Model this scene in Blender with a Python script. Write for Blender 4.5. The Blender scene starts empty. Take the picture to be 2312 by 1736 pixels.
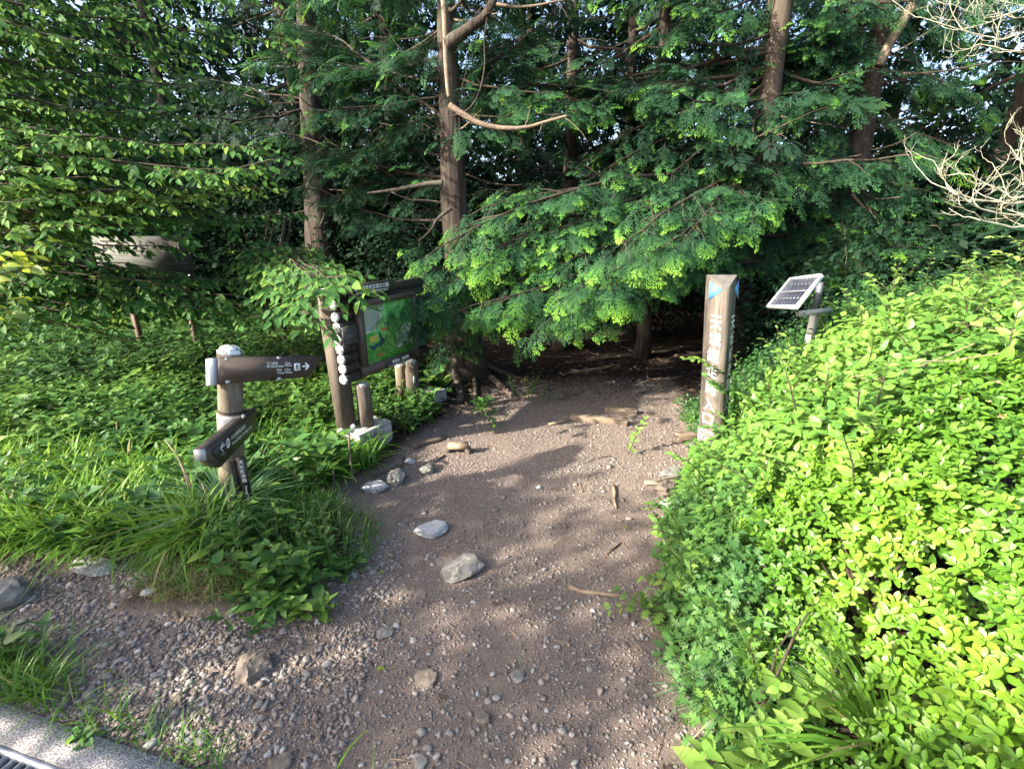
import bpy, math, random
import numpy as np
from mathutils import Matrix, Vector

random.seed(7)
rng = np.random.default_rng(11)
scene = bpy.context.scene
COL = scene.collection
R_ = math.radians

# ------------------------------------------------------------------ camera
PW, PH, F = 2312.0, 1736.0, 1070.0
PITCH = R_(18.0)
CAM = np.array([0.0, 0.0, 1.6])
cd = bpy.data.cameras.new("camera")
cd.sensor_width = 36.0
cd.lens = 36.0 * F / PW
cd.clip_start = 0.05
cd.clip_end = 500.0
cam = bpy.data.objects.new("camera", cd)
COL.objects.link(cam)
cam.location = CAM
cam.rotation_euler = (R_(90) - PITCH, 0, 0)
scene.camera = cam

# ------------------------------------------------------------------ light
SUN_TRAVEL = np.array([0.92, 0.39, 0.0])
SUN_TRAVEL /= np.linalg.norm(SUN_TRAVEL)
ELEV = R_(27.0)
world = bpy.data.worlds.new("World")
scene.world = world
world.use_nodes = True
wn = world.node_tree
wn.nodes.clear()
sky = wn.nodes.new("ShaderNodeTexSky")
sky.sky_type = 'NISHITA'
sky.sun_disc = False
sky.sun_elevation = ELEV
sky.sun_rotation = math.atan2(-SUN_TRAVEL[0], -SUN_TRAVEL[1])
sky.air_density = .75
sky.dust_density = 3.2
sky.ozone_density = .4
bg = wn.nodes.new("ShaderNodeBackground")
bg.inputs[1].default_value = 0.15
wo = wn.nodes.new("ShaderNodeOutputWorld")
wn.links.new(sky.outputs[0], bg.inputs[0])
wn.links.new(bg.outputs[0], wo.inputs[0])
sd = bpy.data.lights.new("sun", 'SUN')
sd.energy = 4.8
sd.angle = R_(0.6)
sd.color = (1.0, 0.92, 0.77)
sun = bpy.data.objects.new("sun", sd)
COL.objects.link(sun)
dv = Vector((SUN_TRAVEL[0] * math.cos(ELEV), SUN_TRAVEL[1] * math.cos(ELEV), -math.sin(ELEV)))
sun.rotation_euler = dv.to_track_quat('-Z', 'Y').to_euler()
sun.location = (-20, -10, 20)
scene.view_settings.view_transform = 'Standard'
scene.view_settings.look = 'None'
scene.view_settings.exposure = 1.95
scene.view_settings.gamma = 1.0
scene.view_settings.use_curve_mapping = False
scene.cycles.max_bounces = 8
scene.cycles.diffuse_bounces = 4
scene.cycles.transmission_bounces = 6
scene.cycles.transparent_max_bounces = 8

# ------------------------------------------------------------------ projection helpers (photo pixel -> place)
SP, CP = math.sin(PITCH), math.cos(PITCH)
def ray(u, v):
    x = (u - PW / 2) / F; y = (PH / 2 - v) / F
    return np.array([x, CP + y * SP, -SP + y * CP])
def at(u, v, d):
    return CAM + d * ray(u, v)
def gnd(u, v, z=0.0):
    r = ray(u, v); return CAM + r * ((z - CAM[2]) / r[2])
def atY(u, v, Y):
    r = ray(u, v); return CAM + r * (Y / r[1])
def onp(u, v, P, N):
    r = ray(u, v); return CAM + r * (np.dot(P - CAM, N) / np.dot(r, N))
def project(P):
    q = P - CAM
    d = q[:, 1] * CP - q[:, 2] * SP
    up = q[:, 1] * SP + q[:, 2] * CP
    d = np.where(d < 0.05, 1e9, d)
    return PW / 2 + q[:, 0] / d * F, PH / 2 - up / d * F, d
def nrm(a):
    a = np.asarray(a, float)
    return a / (np.linalg.norm(a, axis=-1, keepdims=True) + 1e-12)

# ------------------------------------------------------------------ mesh building
class MB:
    def __init__(s):
        s.V = []; s.L = []; s.C = []; s.A = []; s.n = 0
    def add(s, V, Fc, tint=0.5):
        V = np.asarray(V, float).reshape(-1, 3)
        Fc = np.asarray(Fc, np.int64)
        s.V.append(V); s.L.append((Fc + s.n).ravel())
        s.C.append(np.full(len(Fc), Fc.shape[1], np.int64))
        s.A.append(np.broadcast_to(np.asarray(tint, float), (len(V),)))
        s.n += len(V)
        return s
    def poly(s, pts, tint=0.5):
        return s.add(pts, [list(range(len(pts)))], tint)
    def box(s, c, size, axes=None, tint=0.5):
        c = np.asarray(c, float); h = np.asarray(size, float) / 2
        ax = np.eye(3) if axes is None else np.asarray(axes, float)
        V = []
        for x in (-1, 1):
            for y in (-1, 1):
                for z in (-1, 1):
                    V.append(c + ax[0] * x * h[0] + ax[1] * y * h[1] + ax[2] * z * h[2])
        return s.add(V, [(0, 1, 3, 2), (4, 6, 7, 5), (0, 4, 5, 1), (2, 3, 7, 6), (0, 2, 6, 4), (1, 5, 7, 3)], tint)
    def prism(s, pts, off, tint=0.5):
        """closed polygon pts extruded by vector off"""
        pts = np.asarray(pts, float); n = len(pts); q = pts + np.asarray(off, float)
        b = s.n
        s.V.append(np.vstack([pts, q])); s.A.append(np.full(2 * n, tint)); s.n += 2 * n
        s.L.append(np.array(list(range(n))[::-1]) + b); s.C.append(np.array([n]))
        s.L.append(np.array(list(range(n, 2 * n))) + b); s.C.append(np.array([n]))
        for i in range(n):
            j = (i + 1) % n
            s.L.append(np.array([i, j, n + j, n + i]) + b); s.C.append(np.array([4]))
        return s
    def tube(s, pts, rad, sides=8, tint=0.5, cap=True, ridge=0.0, seed=0):
        pts = np.asarray(pts, float); n = len(pts)
        rad = np.broadcast_to(np.asarray(rad, float), (n,))
        t = np.gradient(pts, axis=0); t = nrm(t)
        u = np.cross(t[0], [0.3, 0.9, 0.2] if abs(t[0][2]) > .5 else [0, 0, 1.0]); u = nrm(u)
        ang = np.linspace(0, 2 * np.pi, sides, endpoint=False)
        if ridge:
            rg = np.random.default_rng(seed)
            prof = 1 + ridge * rg.standard_normal(sides)
        V = []
        for i in range(n):
            u = nrm(u - t[i] * np.dot(u, t[i])); w = np.cross(t[i], u)
            r = rad[i] * np.ones(sides)
            if ridge:
                prof = 0.75 * prof + 0.25 * (1 + ridge * 1.3 * rg.standard_normal(sides))
                r = r * prof
            V.append(pts[i] + (np.cos(ang) * r)[:, None] * u + (np.sin(ang) * r)[:, None] * w)
        b = s.n
        s.V.append(np.vstack(V)); s.A.append(np.full(n * sides, tint)); s.n += n * sides
        k = np.arange(sides); k2 = (k + 1) % sides
        for i in range(n - 1):
            s.L.append((np.stack([i * sides + k, i * sides + k2, (i + 1) * sides + k2, (i + 1) * sides + k], 1) + b).ravel())
            s.C.append(np.full(sides, 4))
        if cap:
            s.L.append((k[::-1] + b)); s.C.append(np.array([sides]))
            s.L.append((k + (n - 1) * sides + b)); s.C.append(np.array([sides]))
        return s
    def scatter(s, tpl, R, T, S, gain=1.0, base=0.0):
        tv, tf, tip = tpl
        T = np.asarray(T, float).reshape(-1, 3); N = len(T)
        if N == 0: return s
        S = np.broadcast_to(np.asarray(S, float), (N,))
        V = np.einsum('nij,mj->nmi', R * S[:, None, None], tv) + T[:, None, :]
        m = len(tv)
        Fc = (tf[None] + (np.arange(N) * m)[:, None, None]).reshape(-1, tf.shape[1])
        g = np.broadcast_to(np.asarray(gain, float), (N,)); bb = np.broadcast_to(np.asarray(base, float), (N,))
        A = np.clip(tip[None, :] * g[:, None] + bb[:, None], 0, 1)
        return s.add(V.reshape(-1, 3), Fc, A.ravel())
    def mesh(s, name, mat, smooth=False, shift=None):
        me = bpy.data.meshes.new(name)
        V = np.vstack(s.V)
        if shift is not None: V = V - shift
        L = np.concatenate(s.L); C = np.concatenate(s.C)
        me.vertices.add(len(V)); me.vertices.foreach_set("co", V.ravel())
        me.loops.add(len(L)); me.loops.foreach_set("vertex_index", L.astype(np.int32))
        me.polygons.add(len(C))
        me.polygons.foreach_set("loop_start", (np.cumsum(C) - C).astype(np.int32))
        if smooth: me.polygons.foreach_set("use_smooth", np.ones(len(C), bool))
        me.update(calc_edges=True)
        at_ = me.attributes.new("tint", 'FLOAT', 'POINT')
        at_.data.foreach_set("value", np.concatenate(s.A).astype(np.float32))
        me.materials.append(mat)
        return me
    def build(s, name, mat, parent=None, smooth=False, kind=None):
        return link(name, s.mesh(name, mat, smooth), parent, kind)

def link(name, me, parent=None, kind=None):
    o = bpy.data.objects.new(name, me)
    COL.objects.link(o)
    if parent is not None: hang(o, parent)
    if kind: o["kind"] = kind
    return o
def world_mat(o):
    m = o.matrix_basis.copy()
    p = o
    while p.parent is not None:
        m = p.parent.matrix_basis @ p.matrix_parent_inverse @ m
        p = p.parent
    return m
def hang(o, parent):
    o.parent = parent
    o.matrix_parent_inverse = world_mat(parent).inverted()
def tag(o, label, cat, group=None):
    o["label"] = label; o["category"] = cat
    if group: o["group"] = group
    return o
def thing(name, loc, label, cat, group=None):
    o = bpy.data.objects.new(name, None)
    COL.objects.link(o)
    o.empty_display_size = 0.1
    o.location = Vector([float(c) for c in loc])
    return tag(o, label, cat, group)
def copy_tree(o, parent=None):
    c = o.copy(); COL.objects.link(c)
    if parent is not None: c.parent = parent
    for ch in list(o.children): copy_tree(ch, c)
    return c

# ------------------------------------------------------------------ materials
def new_mat(name):
    m = bpy.data.materials.new(name); m.use_nodes = True
    nt = m.node_tree; nt.nodes.clear()
    out = nt.nodes.new("ShaderNodeOutputMaterial")
    return m, nt, out
def ramp(nt, stops):
    r = nt.nodes.new("ShaderNodeValToRGB")
    e = r.color_ramp.elements
    while len(e) < len(stops): e.new(0.5)
    for k, (p, c) in enumerate(stops):
        e[k].position = p; e[k].color = (c[0], c[1], c[2], 1)
    return r
def leaf_mat(name, stops, rough=0.45, trans=0.35, spec=0.4):
    m, nt, out = new_mat(name)
    a = nt.nodes.new("ShaderNodeAttribute"); a.attribute_name = "tint"
    tc = nt.nodes.new("ShaderNodeTexCoord")
    nz = nt.nodes.new("ShaderNodeTexNoise"); nz.inputs["Scale"].default_value = 35
    nt.links.new(tc.outputs["Object"], nz.inputs["Vector"])
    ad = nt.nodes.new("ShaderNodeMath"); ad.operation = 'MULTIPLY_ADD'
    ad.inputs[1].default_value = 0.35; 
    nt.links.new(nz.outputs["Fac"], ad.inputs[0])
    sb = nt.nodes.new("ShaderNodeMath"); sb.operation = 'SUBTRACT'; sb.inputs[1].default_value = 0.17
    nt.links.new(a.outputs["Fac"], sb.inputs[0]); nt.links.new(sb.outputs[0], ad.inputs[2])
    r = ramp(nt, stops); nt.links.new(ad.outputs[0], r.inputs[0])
    p = nt.nodes.new("ShaderNodeBsdfPrincipled")
    p.inputs["Roughness"].default_value = rough
    p.inputs["Specular IOR Level"].default_value = spec
    nt.links.new(r.outputs[0], p.inputs["Base Color"])
    t = nt.nodes.new("ShaderNodeBsdfTranslucent")
    hs = nt.nodes.new("ShaderNodeHueSaturation"); hs.inputs["Value"].default_value = 1.25; hs.inputs["Hue"].default_value = 0.485
    nt.links.new(r.outputs[0], hs.inputs["Color"]); nt.links.new(hs.outputs[0], t.inputs[0])
    mx = nt.nodes.new("ShaderNodeMixShader"); mx.inputs[0].default_value = trans
    nt.links.new(p.outputs[0], mx.inputs[1]); nt.links.new(t.outputs[0], mx.inputs[2])
    nt.links.new(mx.outputs[0], out.inputs[0])
    return m
def noise_mat(name, stops, scale=(8, 8, 8), detail=6, rough=0.8, bump=0.3, dist=0.01, spec=0.3, tint=0.0, second=None, distort=0.0, metallic=0.0):
    """procedural colour from stretched noise, with bump; tint mixes the per-piece attribute in"""
    m, nt, out = new_mat(name)
    tc = nt.nodes.new("ShaderNodeTexCoord")
    mp = nt.nodes.new("ShaderNodeMapping"); mp.inputs["Scale"].default_value = scale
    nt.links.new(tc.outputs["Object"], mp.inputs["Vector"])
    nz = nt.nodes.new("ShaderNodeTexNoise"); nz.inputs["Scale"].default_value = 1; nz.inputs["Detail"].default_value = detail
    nz.inputs["Roughness"].default_value = 0.65; nz.inputs["Distortion"].default_value = distort
    nt.links.new(mp.outputs[0], nz.inputs["Vector"])
    fac = nz.outputs["Fac"]
    if tint:
        a = nt.nodes.new("ShaderNodeAttribute"); a.attribute_name = "tint"
        ad = nt.nodes.new("ShaderNodeMath"); ad.operation = 'MULTIPLY_ADD'; ad.inputs[1].default_value = tint
        s2 = nt.nodes.new("ShaderNodeMath"); s2.operation = 'SUBTRACT'; s2.inputs[1].default_value = 0.5 * tint
        nt.links.new(fac, s2.inputs[0]); nt.links.new(a.outputs["Fac"], ad.inputs[0]); nt.links.new(s2.outputs[0], ad.inputs[2])
        fac2 = ad.outputs[0]
    else: fac2 = fac
    r = ramp(nt, stops); nt.links.new(fac2, r.inputs[0])
    col = r.outputs[0]
    if second:
        n2 = nt.nodes.new("ShaderNodeTexNoise"); n2.inputs["Scale"].default_value = second[0]; n2.inputs["Detail"].default_value = 5
        nt.links.new(tc.outputs["Object"], n2.inputs["Vector"])
        r2 = ramp(nt, [(second[2], (0, 0, 0)), (second[3], (1, 1, 1))]); nt.links.new(n2.outputs["Fac"], r2.inputs[0])
        mx = nt.nodes.new("ShaderNodeMix"); mx.data_type = 'RGBA'
        nt.links.new(r2.outputs[0], mx.inputs[0]); nt.links.new(col, mx.inputs[6]); mx.inputs[7].default_value = (*second[1], 1)
        col = mx.outputs[2]
    p = nt.nodes.new("ShaderNodeBsdfPrincipled")
    p.inputs["Roughness"].default_value = rough; p.inputs["Specular IOR Level"].default_value = spec
    p.inputs["Metallic"].default_value = metallic
    nt.links.new(col, p.inputs["Base Color"])
    if bump:
        b = nt.nodes.new("ShaderNodeBump"); b.inputs["Strength"].default_value = bump; b.inputs["Distance"].default_value = dist
        nt.links.new(fac, b.inputs["Height"]); nt.links.new(b.outputs[0], p.inputs["Normal"])
    nt.links.new(p.outputs[0], out.inputs[0])
    return m

M = {}
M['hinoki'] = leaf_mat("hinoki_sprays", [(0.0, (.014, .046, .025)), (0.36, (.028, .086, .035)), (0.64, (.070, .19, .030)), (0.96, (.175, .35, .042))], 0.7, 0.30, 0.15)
M['forest'] = leaf_mat("shaded_forest_sprays", [(0.0, (.007, .022, .013)), (0.5, (.014, .042, .019)), (1.0, (.045, .10, .024))], 0.7, 0.30, 0.15)  # darker copy of the hinoki tones, with the forest's shade in the colour
M['broad'] = leaf_mat("broad_leaves", [(0.0, (.024, .078, .024)), (0.5, (.052, .15, .034)), (1.0, (.17, .28, .045))], 0.6, 0.40, 0.15)
M['herb'] = leaf_mat("herb_leaves", [(0.0, (.022, .074, .026)), (0.5, (.062, .16, .036)), (1.0, (.22, .36, .05))], 0.45, 0.35)
M['bush'] = leaf_mat("light_bush_leaves", [(0.0, (.065, .165, .032)), (0.5, (.14, .28, .045)), (1.0, (.27, .40, .09))], 0.42, 0.35)
M['azalea'] = leaf_mat("azalea_leaves", [(0.0, (.05, .14, .022)), (0.5, (.115, .245, .022)), (1.0, (.23, .35, .035))], 0.42, 0.30, 0.4)
M['mugwort'] = leaf_mat("mugwort_leaves", [(0.0, (.045, .125, .034)), (0.5, (.09, .205, .040)), (1.0, (.22, .34, .05))], 0.5, 0.35)
M['grass'] = leaf_mat("grass_blades", [(0.0, (.045, .14, .022)), (0.45, (.10, .24, .03)), (0.88, (.21, .37, .05)), (1.0, (.36, .30, .16))], 0.4, 0.35)
M['silver_grass'] = leaf_mat("silver_grass_blades", [(0.0, (.07, .17, .07)), (0.7, (.17, .32, .14)), (1.0, (.38, .38, .22))], 0.4, 0.3)
M['yellow'] = leaf_mat("yellow_leaves", [(0.0, (.10, .20, .03)), (1.0, (.30, .36, .04))], 0.42, 0.4)
M['flower'] = noise_mat("faded_flowers", [(.3, (.42, .20, .10)), (.7, (.60, .40, .22))], (30, 30, 30), bump=0)
M['bark'] = noise_mat("cypress_bark", [(.28, (.013, .010, .008)), (.5, (.036, .027, .022)), (.72, (.085, .064, .052))], (26, 26, 2.2), 8, .9, .9, .03, second=(2.5, (.10, .105, .075), .56, .75))
M['bark_pale'] = noise_mat("pale_bark", [(.3, (.028, .022, .017)), (.7, (.10, .078, .060))], (22, 22, 2.5), 8, .9, .7, .02)
M['twig'] = noise_mat("twigs", [(.3, (.022, .017, .012)), (.7, (.075, .056, .040))], (30, 30, 30), bump=0)
M['limb'] = noise_mat("bare_limbs", [(.3, (.095, .070, .050)), (.7, (.235, .180, .135))], (20, 20, 20), bump=.3)
M['lichen'] = noise_mat("lichen_twigs", [(.25, (.12, .085, .055)), (.45, (.30, .29, .21)), (.7, (.52, .55, .45))], (14, 14, 14), bump=.3)
M['stem'] = noise_mat("green_stems", [(.3, (.07, .11, .03)), (.7, (.16, .17, .07))], (30, 30, 30), bump=0)
M['log'] = noise_mat("weathered_log", [(.25, (.035, .027, .022)), (.5, (.095, .075, .060)), (.75, (.22, .185, .155))], (30, 30, 3), 8, .8, .6, .01)
M['post'] = noise_mat("worn_post", [(.25, (.055, .043, .030)), (.48, (.145, .118, .085)), (.75, (.27, .235, .185))], (24, 24, 4), 9, .75, .5, .008, distort=.6)
M['dark_log'] = noise_mat("dark_log", [(.3, (.012, .010, .009)), (.7, (.05, .040, .034))], (30, 30, 6), 8, .85, .6, .01)
M['brown_board'] = noise_mat("brown_boards", [(.3, (.060, .046, .037)), (.7, (.095, .074, .060))], (5, 40, 40), 5, .5, .15, .003)
M['sign_face'] = noise_mat("brown_sign_face", [(.3, (.072, .054, .042)), (.7, (.088, .066, .052))], (4, 4, 4), 3, .42, .0, .003)
M['dark_face'] = noise_mat("dark_sign_face", [(.3, (.026, .023, .021)), (.7, (.038, .034, .031))], (4, 4, 4), 3, .35, .0, .003)
M['rough_top'] = noise_mat("mossy_board_edge", [(.3, (.02, .018, .015)), (.7, (.085, .072, .060))], (40, 40, 40), 6, .9, .5, .004)
M['white'] = noise_mat("white_print", [(.3, (.74, .74, .73)), (.7, (.82, .82, .81))], (30, 30, 30), 3, .6, 0)
M['white_paint'] = noise_mat("chipped_white_paint", [(.40, (.07, .065, .06)), (.46, (.40, .42, .44)), (.54, (.70, .73, .76)), (.8, (.80, .83, .86))], (42, 42, 42), 6, .6, .4, .004)
M['white_metal'] = noise_mat("white_metal", [(.3, (.52, .54, .56)), (.7, (.66, .68, .70))], (6, 6, 6), 3, .35, 0)
M['grey_metal'] = noise_mat("grey_metal", [(.3, (.36, .37, .37)), (.7, (.50, .51, .50))], (12, 12, 12), 4, .45, .05, metallic=.2)
M['beige_metal'] = noise_mat("beige_metal", [(.3, (.46, .44, .40)), (.7, (.60, .575, .53))], (10, 10, 10), 4, .5, .05)
M['dark_steel'] = noise_mat("dark_steel", [(.3, (.07, .075, .085)), (.7, (.13, .14, .155))], (20, 20, 20), 4, .5, .1)
M['steel'] = noise_mat("galvanised_steel", [(.3, (.26, .28, .31)), (.7, (.48, .50, .54))], (20, 20, 20), 4, .45, .1, metallic=.3)
M['cell'] = noise_mat("solar_cells", [(.3, (.020, .024, .042)), (.7, (.035, .040, .062))], (8, 8, 8), 3, .18, 0)
M['pillar'] = noise_mat("weathered_timber", [(.25, (.052, .044, .037)), (.48, (.128, .108, .091)), (.75, (.245, .212, .182))], (34, 34, 2.0), 9, .75, .5, .006, second=(4.5, (.055, .048, .042), .50, .68))
M['pillar_top'] = noise_mat("grey_timber_end", [(.3, (.085, .08, .068)), (.7, (.17, .16, .14))], (30, 30, 30), 6, .85, .3, .004)
M['blue'] = noise_mat("faded_blue_paint", [(.3, (.05, .20, .40)), (.7, (.10, .32, .56))], (22, 22, 22), 5, .6, .1)
M['red_mark'] = noise_mat("faded_red_paint", [(.3, (.16, .09, .13)), (.7, (.26, .13, .15))], (40, 40, 40), 4, .7, 0)
M['granite'] = noise_mat("granite", [(.30, (.10, .10, .095)), (.45, (.25, .25, .24)), (.62, (.46, .46, .44))], (95, 95, 95), 4, .85, .6, .006, second=(7, (.15, .165, .115), .56, .74))
M['pale_stone'] = noise_mat("pale_stone", [(.3, (.27, .275, .28)), (.7, (.43, .44, .45))], (60, 60, 60), 6, .8, .6, .006)
M['grey_stone'] = noise_mat("grey_stone", [(.3, (.10, .095, .085)), (.65, (.235, .225, .205))], (22, 22, 22), 8, .85, .7, .008, second=(5, (.16, .17, .11), .58, .75))
M['brown_stone'] = noise_mat("brown_stone", [(.3, (.085, .068, .054)), (.65, (.215, .18, .145))], (26, 26, 26), 8, .9, .7, .008)
M['gravel'] = noise_mat("gravel_stones", [(.0, (.10, .076, .062)), (.25, (.21, .168, .140)), (.45, (.185, .178, .170)), (.65, (.29, .25, .22)), (.85, (.25, .25, .245)), (1.0, (.42, .39, .36))], (70, 70, 70), 4, .85, .25, .003, tint=0.95)
M['concrete'] = noise_mat("exposed_aggregate", [(.36, (.10, .09, .085)), (.5, (.30, .275, .26)), (.62, (.60, .57, .55))], (210, 210, 210), 2, .85, .7, .005)
M['asphalt'] = noise_mat("asphalt", [(.3, (.035, .035, .037)), (.7, (.075, .075, .075))], (120, 120, 120), 3, .9, .5, .003)
M['drywood'] = noise_mat("dry_wood", [(.25, (.12, .08, .05)), (.5, (.25, .18, .12)), (.75, (.40, .31, .22))], (8, 30, 30), 7, .8, .4, .006)
M['step'] = noise_mat("dull_step_wood", [(.25, (.10, .072, .05)), (.5, (.19, .145, .105)), (.75, (.30, .24, .18))], (8, 30, 30), 7, .85, .5, .006)
M['root'] = noise_mat("root_bark", [(.3, (.045, .033, .026)), (.7, (.14, .108, .085))], (18, 18, 18), 7, .9, .6, .01)
M['dry_leaf'] = noise_mat("dry_leaves", [(.3, (.045, .027, .017)), (.7, (.135, .085, .05))], (12, 12, 12), 3, .8, 0, tint=.5)
M['ball'] = noise_mat("white_ball", [(.3, (.66, .65, .60)), (.7, (.78, .77, .72))], (30, 30, 30), 3, .45, .1)
M['map_panel'] = noise_mat("printed_map", [(.25, (.02, .14, .03)), (.42, (.06, .30, .05)), (.56, (.16, .42, .11)), (.75, (.40, .56, .30))], (9, 9, 9), 6, .35, 0, distort=1.2)
M['map_pale'] = noise_mat("printed_pale", [(.3, (.36, .45, .36)), (.7, (.50, .57, .48))], (5, 5, 5), 3, .4, 0)
M['map_dark'] = noise_mat("printed_dark_green", [(.3, (.012, .05, .06)), (.7, (.03, .10, .09))], (20, 20, 20), 3, .4, 0)
M['yellow_print'] = noise_mat("printed_yellow", [(.3, (.42, .33, .06)), (.7, (.50, .40, .09))], (20, 20, 20), 3, .5, 0)
M['red_print'] = noise_mat("printed_red", [(.3, (.50, .12, .05)), (.7, (.60, .17, .08))], (20, 20, 20), 3, .5, 0)
M['black_print'] = noise_mat("black_print", [(.3, (.02, .02, .02)), (.7, (.04, .04, .04))], (20, 20, 20), 3, .5, 0)
M['old_panel'] = noise_mat("stained_old_panel", [(.3, (.018, .018, .016)), (.5, (.055, .058, .055)), (.75, (.125, .132, .13))], (5, 5, 34), 9, .7, .1, .003, second=(9, (.035, .05, .03), .5, .66))
M['old_ink'] = noise_mat("faded_ink", [(.4, (.022, .018, .015)), (.75, (.08, .07, .06))], (30, 30, 30), 4, .7, 0)
M['leg'] = noise_mat("brown_leg", [(.3, (.085, .058, .047)), (.7, (.13, .09, .074))], (20, 20, 4), 4, .6, .1)

def ground_mat():
    m, nt, out = new_mat("ground_soil")
    tc = nt.nodes.new("ShaderNodeTexCoord")
    a = nt.nodes.new("ShaderNodeAttribute"); a.attribute_name = "tint"
    def noise(sc, det=6):
        n = nt.nodes.new("ShaderNodeTexNoise"); n.inputs["Scale"].default_value = sc; n.inputs["Detail"].default_value = det
        n.inputs["Roughness"].default_value = .65
        nt.links.new(tc.outputs["Object"], n.inputs["Vector"]); return n
    fine, mid, big = noise(150, 4), noise(28, 6), noise(2.2, 5)
    vor = nt.nodes.new("ShaderNodeTexVoronoi"); vor.inputs["Scale"].default_value = 85
    nt.links.new(tc.outputs["Object"], vor.inputs["Vector"])
    r1 = ramp(nt, [(.30, (.098, .074, .060)), (.5, (.185, .147, .123)), (.72, (.31, .264, .232))]); nt.links.new(fine.outputs["Fac"], r1.inputs[0])
    r2 = ramp(nt, [(.32, (.120, .088, .070)), (.68, (.25, .204, .174))]); nt.links.new(mid.outputs["Fac"], r2.inputs[0])
    mx = nt.nodes.new("ShaderNodeMix"); mx.data_type = 'RGBA'; mx.inputs[0].default_value = .45
    nt.links.new(r1.outputs[0], mx.inputs[6]); nt.links.new(r2.outputs[0], mx.inputs[7])
    # speckle of small stones
    rs = ramp(nt, [(.0, (.42, .365, .32)), (.22, (.26, .21, .18)), (.4, (.15, .115, .094))]); nt.links.new(vor.outputs["Distance"], rs.inputs[0])
    mx2 = nt.nodes.new("ShaderNodeMix"); mx2.data_type = 'RGBA'
    rb = ramp(nt, [(.38, (.10, .10, .10)), (.62, (.55, .55, .55))]); nt.links.new(big.outputs["Fac"], rb.inputs[0])
    nt.links.new(rb.outputs[0], mx2.inputs[0]); nt.links.new(mx.outputs[2], mx2.inputs[6]); nt.links.new(rs.outputs[0], mx2.inputs[7])
    # humus off the trail; on its far end it stands in for shade
    rh = ramp(nt, [(.3, (.010, .0075, .006)), (.55, (.028, .020, .015)), (.75, (.060, .043, .031))]); nt.links.new(mid.outputs["Fac"], rh.inputs[0])
    mx3 = nt.nodes.new("ShaderNodeMix"); mx3.data_type = 'RGBA'
    nt.links.new(a.outputs["Fac"], mx3.inputs[0]); nt.links.new(mx2.outputs[2], mx3.inputs[6]); nt.links.new(rh.outputs[0], mx3.inputs[7])
    p = nt.nodes.new("ShaderNodeBsdfPrincipled"); p.inputs["Roughness"].default_value = .95; p.inputs["Specular IOR Level"].default_value = .2
    nt.links.new(mx3.outputs[2], p.inputs["Base Color"])
    ad = nt.nodes.new("ShaderNodeMath"); ad.operation = 'ADD'
    nt.links.new(fine.outputs["Fac"], ad.inputs[0]); nt.links.new(mid.outputs["Fac"], ad.inputs[1])
    b = nt.nodes.new("ShaderNodeBump"); b.inputs["Strength"].default_value = .7; b.inputs["Distance"].default_value = .012
    nt.links.new(ad.outputs[0], b.inputs["Height"]); nt.links.new(b.outputs[0], p.inputs["Normal"])
    nt.links.new(p.outputs[0], out.inputs[0])
    return m
M['ground'] = ground_mat()

# ------------------------------------------------------------------ terrain
def sm(a, b, x):
    t = np.clip((x - a) / (b - a), 0, 1); return t * t * (3 - 2 * t)
def vnoise(x, y, sc, seed=0):
    """smooth value noise"""
    x = np.asarray(x, float) * sc; y = np.asarray(y, float) * sc
    xi = np.floor(x).astype(np.int64); yi = np.floor(y).astype(np.int64)
    fx = x - xi; fy = y - yi; fx = fx * fx * (3 - 2 * fx); fy = fy * fy * (3 - 2 * fy)
    def h(a, b):
        n = (a * 374761393 + b * 668265263 + seed * 974711) & 0x7fffffff
        n = (n ^ (n >> 13)) * 1274126177 & 0x7fffffff
        return ((n ^ (n >> 16)) & 0xffff) / 65535.0
    return (h(xi, yi) * (1 - fx) + h(xi + 1, yi) * fx) * (1 - fy) + (h(xi, yi + 1) * (1 - fx) + h(xi + 1, yi + 1) * fx) * fy
YL = [1.55, 1.66, 1.75, 2.05, 2.3, 2.64, 2.92, 3.2, 3.6, 4.4, 5, 6, 9, 30]
XLv = [-9, -1.05, -.92, -.83, -.95, -1.22, -1.0, -.85, -.72, -.30, -.1, .2, .5, 2]
YR = [0, 1.15, 1.63, 2.27, 2.93, 3.4, 4, 5, 6, 9, 30]
XRv = [.70, .67, .66, .88, 1.26, 1.48, 1.6, 1.8, 2.0, 2.2, 4]
def xl(Y): return np.interp(Y, YL, XLv)
def xr(Y): return np.interp(Y, YR, XRv)
def trail(X, Y):
    """1 on the gravel, 0 off it"""
    w = 0.10 * (vnoise(X, Y, 5, 3) - .5)
    t = sm(-.06, .08, X - xl(Y) + w) * sm(-.06, .10, xr(Y) - X + w)
    t = t * sm(5.3, 4.5, Y + .25 * w * 10)  # far trail fades to dark humus, putting the shade into the colour
    front = sm(-.08, .08, -1.72 - X) * sm(-.12, .1, 2.08 + 0.02 * X - Y + w)
    return np.maximum(t, front)
def ground_z(X, Y):
    X = np.asarray(X, float); Y = np.asarray(Y, float)
    off = 1 - trail(X, Y)
    z = 0.03 * (vnoise(X, Y, 1.3, 1) - .5) + 0.012 * (vnoise(X, Y, 6, 2) - .5)
    z = z + off * (0.03 + 0.04 * vnoise(X, Y, 2.1, 5))
    z = z + 0.11 * np.exp(-(((X + 1.33) / .42) ** 2 + ((Y - 2.10) / .36) ** 2))
    s = X - xr(Y)
    z = z + 0.35 * sm(0.05, 1.3, s) * sm(5.2, 3.8, Y)
    z = z + 0.16 * sm(5.0, 9, Y) * sm(-1, -6, X) + 0.10 * sm(4.6, 5.6, Y) * sm(.2, -1.4, X)
    z = z - 0.10 * sm(4.5, 6.5, Y) * sm(-.6, .4, X) * sm(3.5, 1.5, X) + 1.2 * sm(12, 60, Y)
    return z
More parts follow.
